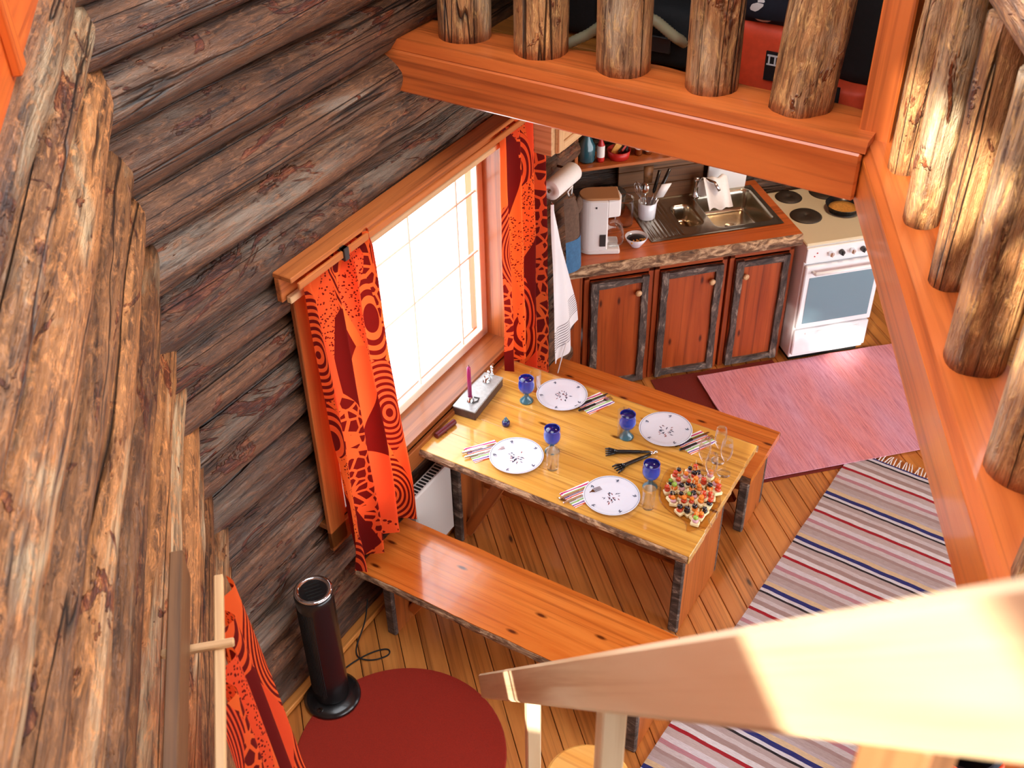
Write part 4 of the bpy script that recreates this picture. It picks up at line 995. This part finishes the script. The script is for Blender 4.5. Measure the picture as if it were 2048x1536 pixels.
bk = kthing('spice_basket', 'red wire basket with small packets on the open shelf', 'basket', -.18, .13, 1.261)
MB().lathe([(0, 0), (.06, 0), (.068, .05), (.066, .05), (.057, .005), (0, .004)], 20).build('bowl', M['rubyred'], bk, True)
for i in range(5): q = MB().box(-.02, .02, -.006, .006, 0, .06).build('packet', [M['oats'], M['paper'], M['black'], M['rubyred'], M['tealglass']][i], bk); q.location = (-.03+.015*i, .01*(i % 2), .03); q.rotation_euler = (.3*i, .5, .6*i)

# wall cabinet on the window wall, paper roll, mitt, towel
wcb = thing('wall_cabinet', 'pale pine wall cabinet hung high beside the curtain', 'cabinet')
MB().box(.03, .195, 2.17, 2.62, 1.84, 2.36).build('body', M['pale'], wcb, False, .003)
dd = MB().box(.195, .21, 2.2, 2.6, 1.845, 2.355).build('door', M['pale'], wcb, False, .003)
for y in (2.222, 2.578): plank('frame_stile', (.214, y, 1.85), (.214, y, 2.35), .045, .012, M['pale'], dd, Z=(1, 0, 0))
for z in (1.87, 2.33): plank('frame_rail', (.214, 2.245, z), (.214, 2.555, z), .045, .012, M['pale'], dd, Z=(1, 0, 0))
pr_ = thing('paper_towel_roll', 'white kitchen paper roll on a wall holder beside the curtain', 'paper roll')
MB().lathe([(.021, 0), (.049, 0), (.05, .002), (.05, .23), (.049, .232), (.021, .232), (.021, 0)], 28).build('roll', M['paper'], pr_, True)
MB().lathe([(0, .004), (.0212, .0035), (.0212, .228), (0, .228)], 16).build('core', M['cardtube'], pr_, True)
for c_ in pr_.children: c_.rotation_euler = (R(-90), 0, 0); c_.location = (.13, 2.275, 1.60)
MB().tube([(.03, 2.52, 1.6), (.13, 2.52, 1.6), (.13, 2.26, 1.6)], .007, 8).build('holder', M['darkwood'], pr_, True)
mt_ = thing('oven_mitt', 'brown oven mitt with blue cuff hanging on the kitchen wall', 'oven mitt')
MB().grid(lambda u, v: (.115+.03*math.sin(math.pi*u), 2.44+.15*u*(.55+.45*math.sin(min(1, v*1.8)*1.5))+.03*v, 1.47-.27*v), 14, 14).ball((.115, 2.60, 1.36), .035, 10, 6, (.6, 1, 1.4)).build('hand', M['mitt'], mt_, True)
MB().grid(lambda u, v: (.115+.032*math.sin(math.pi*u), 2.47+.16*u+.015*v, 1.2-.2*v), 14, 8).build('cuff', M['mittblue'], mt_, True)
MB().tube([(.12, 2.49, 1.46), (.12, 2.47, 1.5), (.12, 2.52, 1.51), (.12, 2.51, 1.46)], .005, 6).build('loop', M['paper'], mt_, True)
tw = thing('kitchen_towel', 'white kitchen towel with checked border hanging under the paper roll', 'towel')
def twf(u, v):
    w_ = .03+.26*min(1, v*1.15)**.9; x = .165+.018*math.sin(u*11+v*2)*min(1, v*3)+.012*math.sin(u*5)
    return (x, 2.225+.10*v+(u-.25)*w_, 1.56-(.88+.06*math.sin(u*3.3))*v-.10*(1-u)*v)
MB().grid(twf, 30, 34, 0, lambda u, v: (u, v)).build('cloth', M['towel'], tw, True)

# ================================================================== HEATER, STOOL, STAIR RAIL, FLOOR THINGS
ht = thing('tower_heater', 'black tower heater on a round base in the log corner', 'heater', (.165, .245, .0145), R(-35))
MB().lathe([(0, 0), (.122, 0), (.128, .006), (.126, .018), (.105, .03), (.07, .036), (0, .038)], 40).build('base', M['black'], ht, True)
MB().lathe([(.07, .03), (.078, .05), (.08, .66), (.083, .69), (.078, .705), (.06, .708)], 36).build('tower', M['black'], ht, True)
MB().lathe([(.078, .704), (.08, .712), (.07, .716), (.06, .712), (.058, .704)], 36).build('top_ring', M['chrome'], ht, True)
MB().lathe([(0, .7), (.059, .7), (.059, .706), (0, .706)], 30).build('top_panel', M['darkgrey'], ht, True)
g_ = MB()
for i in range(5): g_.box(-.036+.018*i-.003, -.036+.018*i+.003, -.034, .034, .706, .709)
g_.build('top_grille', M['gap'], ht)
g_ = MB()
for i in range(24):
    a = -1.1+2.2*i/23; g_.box(-.0012, .0012, -.0815, -.077, .1, .63)
    for k in range(-8, 0):
        x, y, z = g_.v[k]; g_.v[k] = (x*math.cos(a)-y*math.sin(a), x*math.sin(a)+y*math.cos(a), z)
g_.build('front_grille', M['blackmat'], ht)
MB().lathe([(0, .03), (.012, .03), (.012, .034), (0, .035)], 14, (.07, -.075, 0)).build('foot_switch', M['chrome'], ht)
def smooth_path(ps, k=8, it=5):
    ps = [Vector(p) for p in ps]; q = []
    for i in range(len(ps)-1):
        for j in range(k): q.append(ps[i].lerp(ps[i+1], j/k))
    q.append(ps[-1])
    for _ in range(it*3): q = [q[0]]+[(q[i-1]+q[i]*2+q[i+1])/4 for i in range(1, len(q)-1)]+[q[-1]]
    return q
cdm = MB().tube(smooth_path([(.11, .38, .012), (.13, .47, .006), (.17, .55, .006), (.22, .60, .006), (.25, .57, .006), (.2, .5, .006), (.13, .47, .012), (.08, .52, .006), (.075, .62, .08), (.07, .66, .2)]), .0035, 6).build('power_cord', M['blackmat'], None, True)
tag(cdm, 'thin black power cord looping on the floor behind the heater', 'cord')

so = thing('stool', 'round yellow wooden stool below the pale handrail', 'stool', (1.475, .20, 0))
MB().lathe([(0, .415), (.15, .415), (.165, .425), (.165, .442), (.155, .45), (0, .45)], 48).build('seat', M['stool'], so, False)
for k in range(3):
    a = k*2.094+.5; MB().tube([(.08*math.cos(a), .08*math.sin(a), .416), (.13*math.cos(a), .13*math.sin(a), 0)], [.018, .015], 12).build('leg', M['stool'], so, True)

hr = thing('stair_handrail', 'pale pine stair handrail plank on square posts, sloping steeply to the floor', 'handrail')
Pf, Pn = along(969, 1371, 4.2), along(2048, 1338, .62); Pe = Pf+(Pn-Pf)*1.045
rd_ = (Pn-Pf).normalized(); nh = Vector((rd_.y, -rd_.x, 0)).normalized(); up = rd_.cross(nh); up = up if up.z > 0 else -up
board('handrail_plank', (Pf+Pe)/2, ((Pe-Pf).length, .086, .034), M['rail'], hr, rd_, nh, .006)
away = nh if nh.dot(Pf+(Pn-Pf)*.5-CAM) > 0 else -nh
for t_, zb, w_ in ((.335, 0, .038), (.645, 0, .042)):
    p = Pf+(Pn-Pf)*t_+away*(.017+w_/2); plank('post', (p.x, p.y, zb), (p.x, p.y, p.z-.03), w_, w_, M['rail'], hr, Z=nh)
p = Pf+(Pn-Pf)*.953+away*.04
plank('post', (p.x, p.y, 0), (p.x, p.y, p.z-.05), .05, .05, M['newel'], hr, Z=(nh+Vector((.5, 0, 0))))

bgp = zp(1915, 1530, .2)
bgo = thing('tote_bag', 'dark patterned bag with a red rim on the floor by the stairs', 'bag', (bgp.x, bgp.y+.02, 0))
MB().grid(lambda u, v: ((.16+.02*math.sin(v*9))*math.cos(u*6.283)*(1-.3*(v > .9)), (.12+.02*math.sin(v*7+1))*math.sin(u*6.283)*(1-.3*(v > .9)), .3*v), 28, 12).build('body', M['navy'], bgo, True)
MB().tube([(.155*math.cos(k/12*6.283), .12*math.sin(k/12*6.283), .3) for k in range(13)], .008, 8, False).build('rim', M['redbag'], bgo, True)

# ================================================================== LOFT THINGS
ZL = 2.491
def softbox(mb, x0, x1, y0, y1, z0, z1, amp, seed, n=12):
    cx_, cy_, cz_ = (x0+x1)/2, (y0+y1)/2, (z0+z1)/2; hx, hy, hz = (x1-x0)/2, (y1-y0)/2, (z1-z0)/2; vs = []; fs = []
    for i in range(n+1):
        ph = math.pi*i/n
        for k in range(2*n):
            th = math.pi*k/n; d = Vector((math.sin(ph)*math.cos(th), math.sin(ph)*math.sin(th), -math.cos(ph)))
            e = .35; f = lambda c: math.copysign(abs(c)**e, c)
            q = Vector((f(d.x), f(d.y), f(d.z))); q *= 1/max(1, (abs(q.x)**6+abs(q.y)**6+abs(q.z)**6)**(1/6))
            j = 1+amp*noise.noise(d*2.2+Vector((seed, seed, seed)))
            vs.append((cx_+hx*q.x*j, cy_+hy*q.y*j, cz_+hz*q.z*(j if q.z > 0 else 1)))
    for i in range(n):
        for k in range(2*n): fs.append((i*2*n+k, i*2*n+(k+1) % (2*n), (i+1)*2*n+(k+1) % (2*n), (i+1)*2*n+k))
    return mb.add(vs, fs)
rb = thing('duffel_bag', 'upright orange red nylon bag with a black label behind the log balusters', 'bag', (0, 0, ZL))
softbox(MB(), 1.10, 1.40, 1.80, 2.05, 0, .28, .06, 3).build('body', M['redbag'], rb, True)
lpt = MB().box(1.275, 1.36, 1.792, 1.799, .085, .19).build('label_patch', M['label'], rb)
lt = MB()   # three white serif strokes on the label
for i in range(3): lt.box(1.286+.022*i, 1.292+.022*i, 1.7895, 1.792, .147, .176)
lt.box(1.281, 1.344, 1.7895, 1.792, .174, .18).box(1.281, 1.344, 1.7895, 1.792, .142, .147).build('label_print', M['labelprint'], lpt)
MB().tube([(1.155, 1.795, .02), (1.152, 1.79, .15), (1.155, 1.8, .27)], .004, 6).build('zip_piping', M['rubyred'], rb, True)
jk = thing('jacket', 'navy jacket with a white mesh patch lying on top of the orange bag', 'jacket', (0, 0, ZL+.27))
softbox(MB(), 1.06, 1.43, 1.8, 2.1, 0, .16, .25, 8).build('cloth', M['navy'], jk, True)
MB().ball((1.24, 1.815, .055), .055, 12, 8, (1, .35, .8)).build('mesh_patch', M['paper'], jk, True)
bb = thing('backpack', 'large black backpack slumped behind the corner post', 'bag', (0, 0, ZL))
softbox(MB(), 1.44, 1.78, 1.76, 2.15, .12, .7, .2, 15).build('body', M['blackmat'], bb, True)
rb2 = thing('sports_bag', 'small red bag with black strap under the black backpack', 'bag', (0, 0, ZL))
softbox(MB(), 1.42, 1.68, 1.70, 1.95, .012, .15, .1, 19).build('body', M['redbag'], rb2, True)
MB().tube([(1.58, 1.69, .02), (1.575, 1.685, .09), (1.57, 1.7, .15)], .01, 8).build('strap', M['blackmat'], rb2, True)
lr = tag(MB().grid(lambda u, v: (1.25+.6*u, 1.585+.6*v, .008+.003*noise.noise((u*14, v*14, 0))), 30, 30).box(1.25, 1.85, 1.585, 2.185, 0, .006).build('loft_rug', M['greyrug'], None), 'grey shaggy rug on the loft floor under the bags', 'rug'); lr.location = (0, 0, ZL)
vc = thing('vacuum_cleaner', 'dark vacuum cleaner with ribbed beige hose behind the balusters', 'vacuum cleaner', (0, 0, ZL))
softbox(MB(), .70, 1.02, 1.82, 2.2, .03, .27, .05, 23).build('body', M['blackmat'], vc, True)
hp = [Vector(p) for p in ((.36, 1.72, .03), (.44, 1.76, .05), (.55, 1.82, .11), (.66, 1.8, .2), (.76, 1.76, .25), (.86, 1.75, .24), (.93, 1.78, .18), (.95, 1.84, .14))]
pts = []
for i in range(len(hp)-1):
    for k in range(16): pts.append(hp[i].lerp(hp[i+1], k/16))
for _ in range(6): pts = [pts[0]]+[(pts[i-1]+pts[i]*2+pts[i+1])/4 for i in range(1, len(pts)-1)]+[pts[-1]]
MB().tube(pts, [.019+(.0022 if i % 2 else 0) for i in range(len(pts))], 12).build('hose', M['hose'], vc, True)
MB().box(.82, .9, 1.805, 1.82, .1, .16).build('vent', M['darkgrey'], vc, False, .003)
for x in (.74, .98): MB().tube([(x, 1.95, .04), (x+.02, 1.95, .04)], .04, 16).build('wheel', M['darkgrey'], vc)
dk = thing('storage_box', 'dark cloth bundle in the shadow behind the first log balusters', 'bundle', (0, 0, ZL))
softbox(MB(), .12, .5, 2.0, 2.4, 0, .5, .15, 31).build('cloth', M['blackmat'], dk, True)
p = zp(2042, 1000, 2.5)
hb = thing('handbag', 'black bag with a long strap on the loft floor beside the thick balusters', 'bag', (p.x+.24, p.y+.1, ZL))
softbox(MB(), -.1, .12, -.16, .2, 0, .22, .15, 41).build('body', M['blackmat'], hb, True)
MB().tube([(-.08, -.1, .1), (-.13, -.14, .03), (-.1, -.2, .008), (-.05, -.16, .06)], .008, 8).build('strap', M['navy'], hb, True)

# lamp under the loft that lights the kitchen
lp = kthing('ceiling_lamp', 'small white dome lamp under the loft boards above the kitchen worktop', 'lamp', .95, .9, 0)
MB().lathe([(0, 2.455), (.09, 2.455), (.09, 2.44), (.02, 2.43), (0, 2.43)], 28).build('mount', M['white'], lp, True)
le = NT('lamp_glow'); le.b.inputs['Emission Color'].default_value = (1, .82, .58, 1); le.b.inputs['Emission Strength'].default_value = 130; le.fin((1, .95, .88, 1), .4)
MB().lathe([(.085, 2.435), (.08, 2.40), (.055, 2.37), (0, 2.36)], 28, caps=False).build('dome', le.m, lp, True)

tag(MB().tube(smooth_path([(.19, 2.36, .66), (.18, 2.33, .58), (.17, 2.32, .52), (.165, 2.31, .475)]), .004, 6).build('power_cord', M['whiteplastic'], None, True), 'white electric cord hanging below the kitchen towel', 'cord')
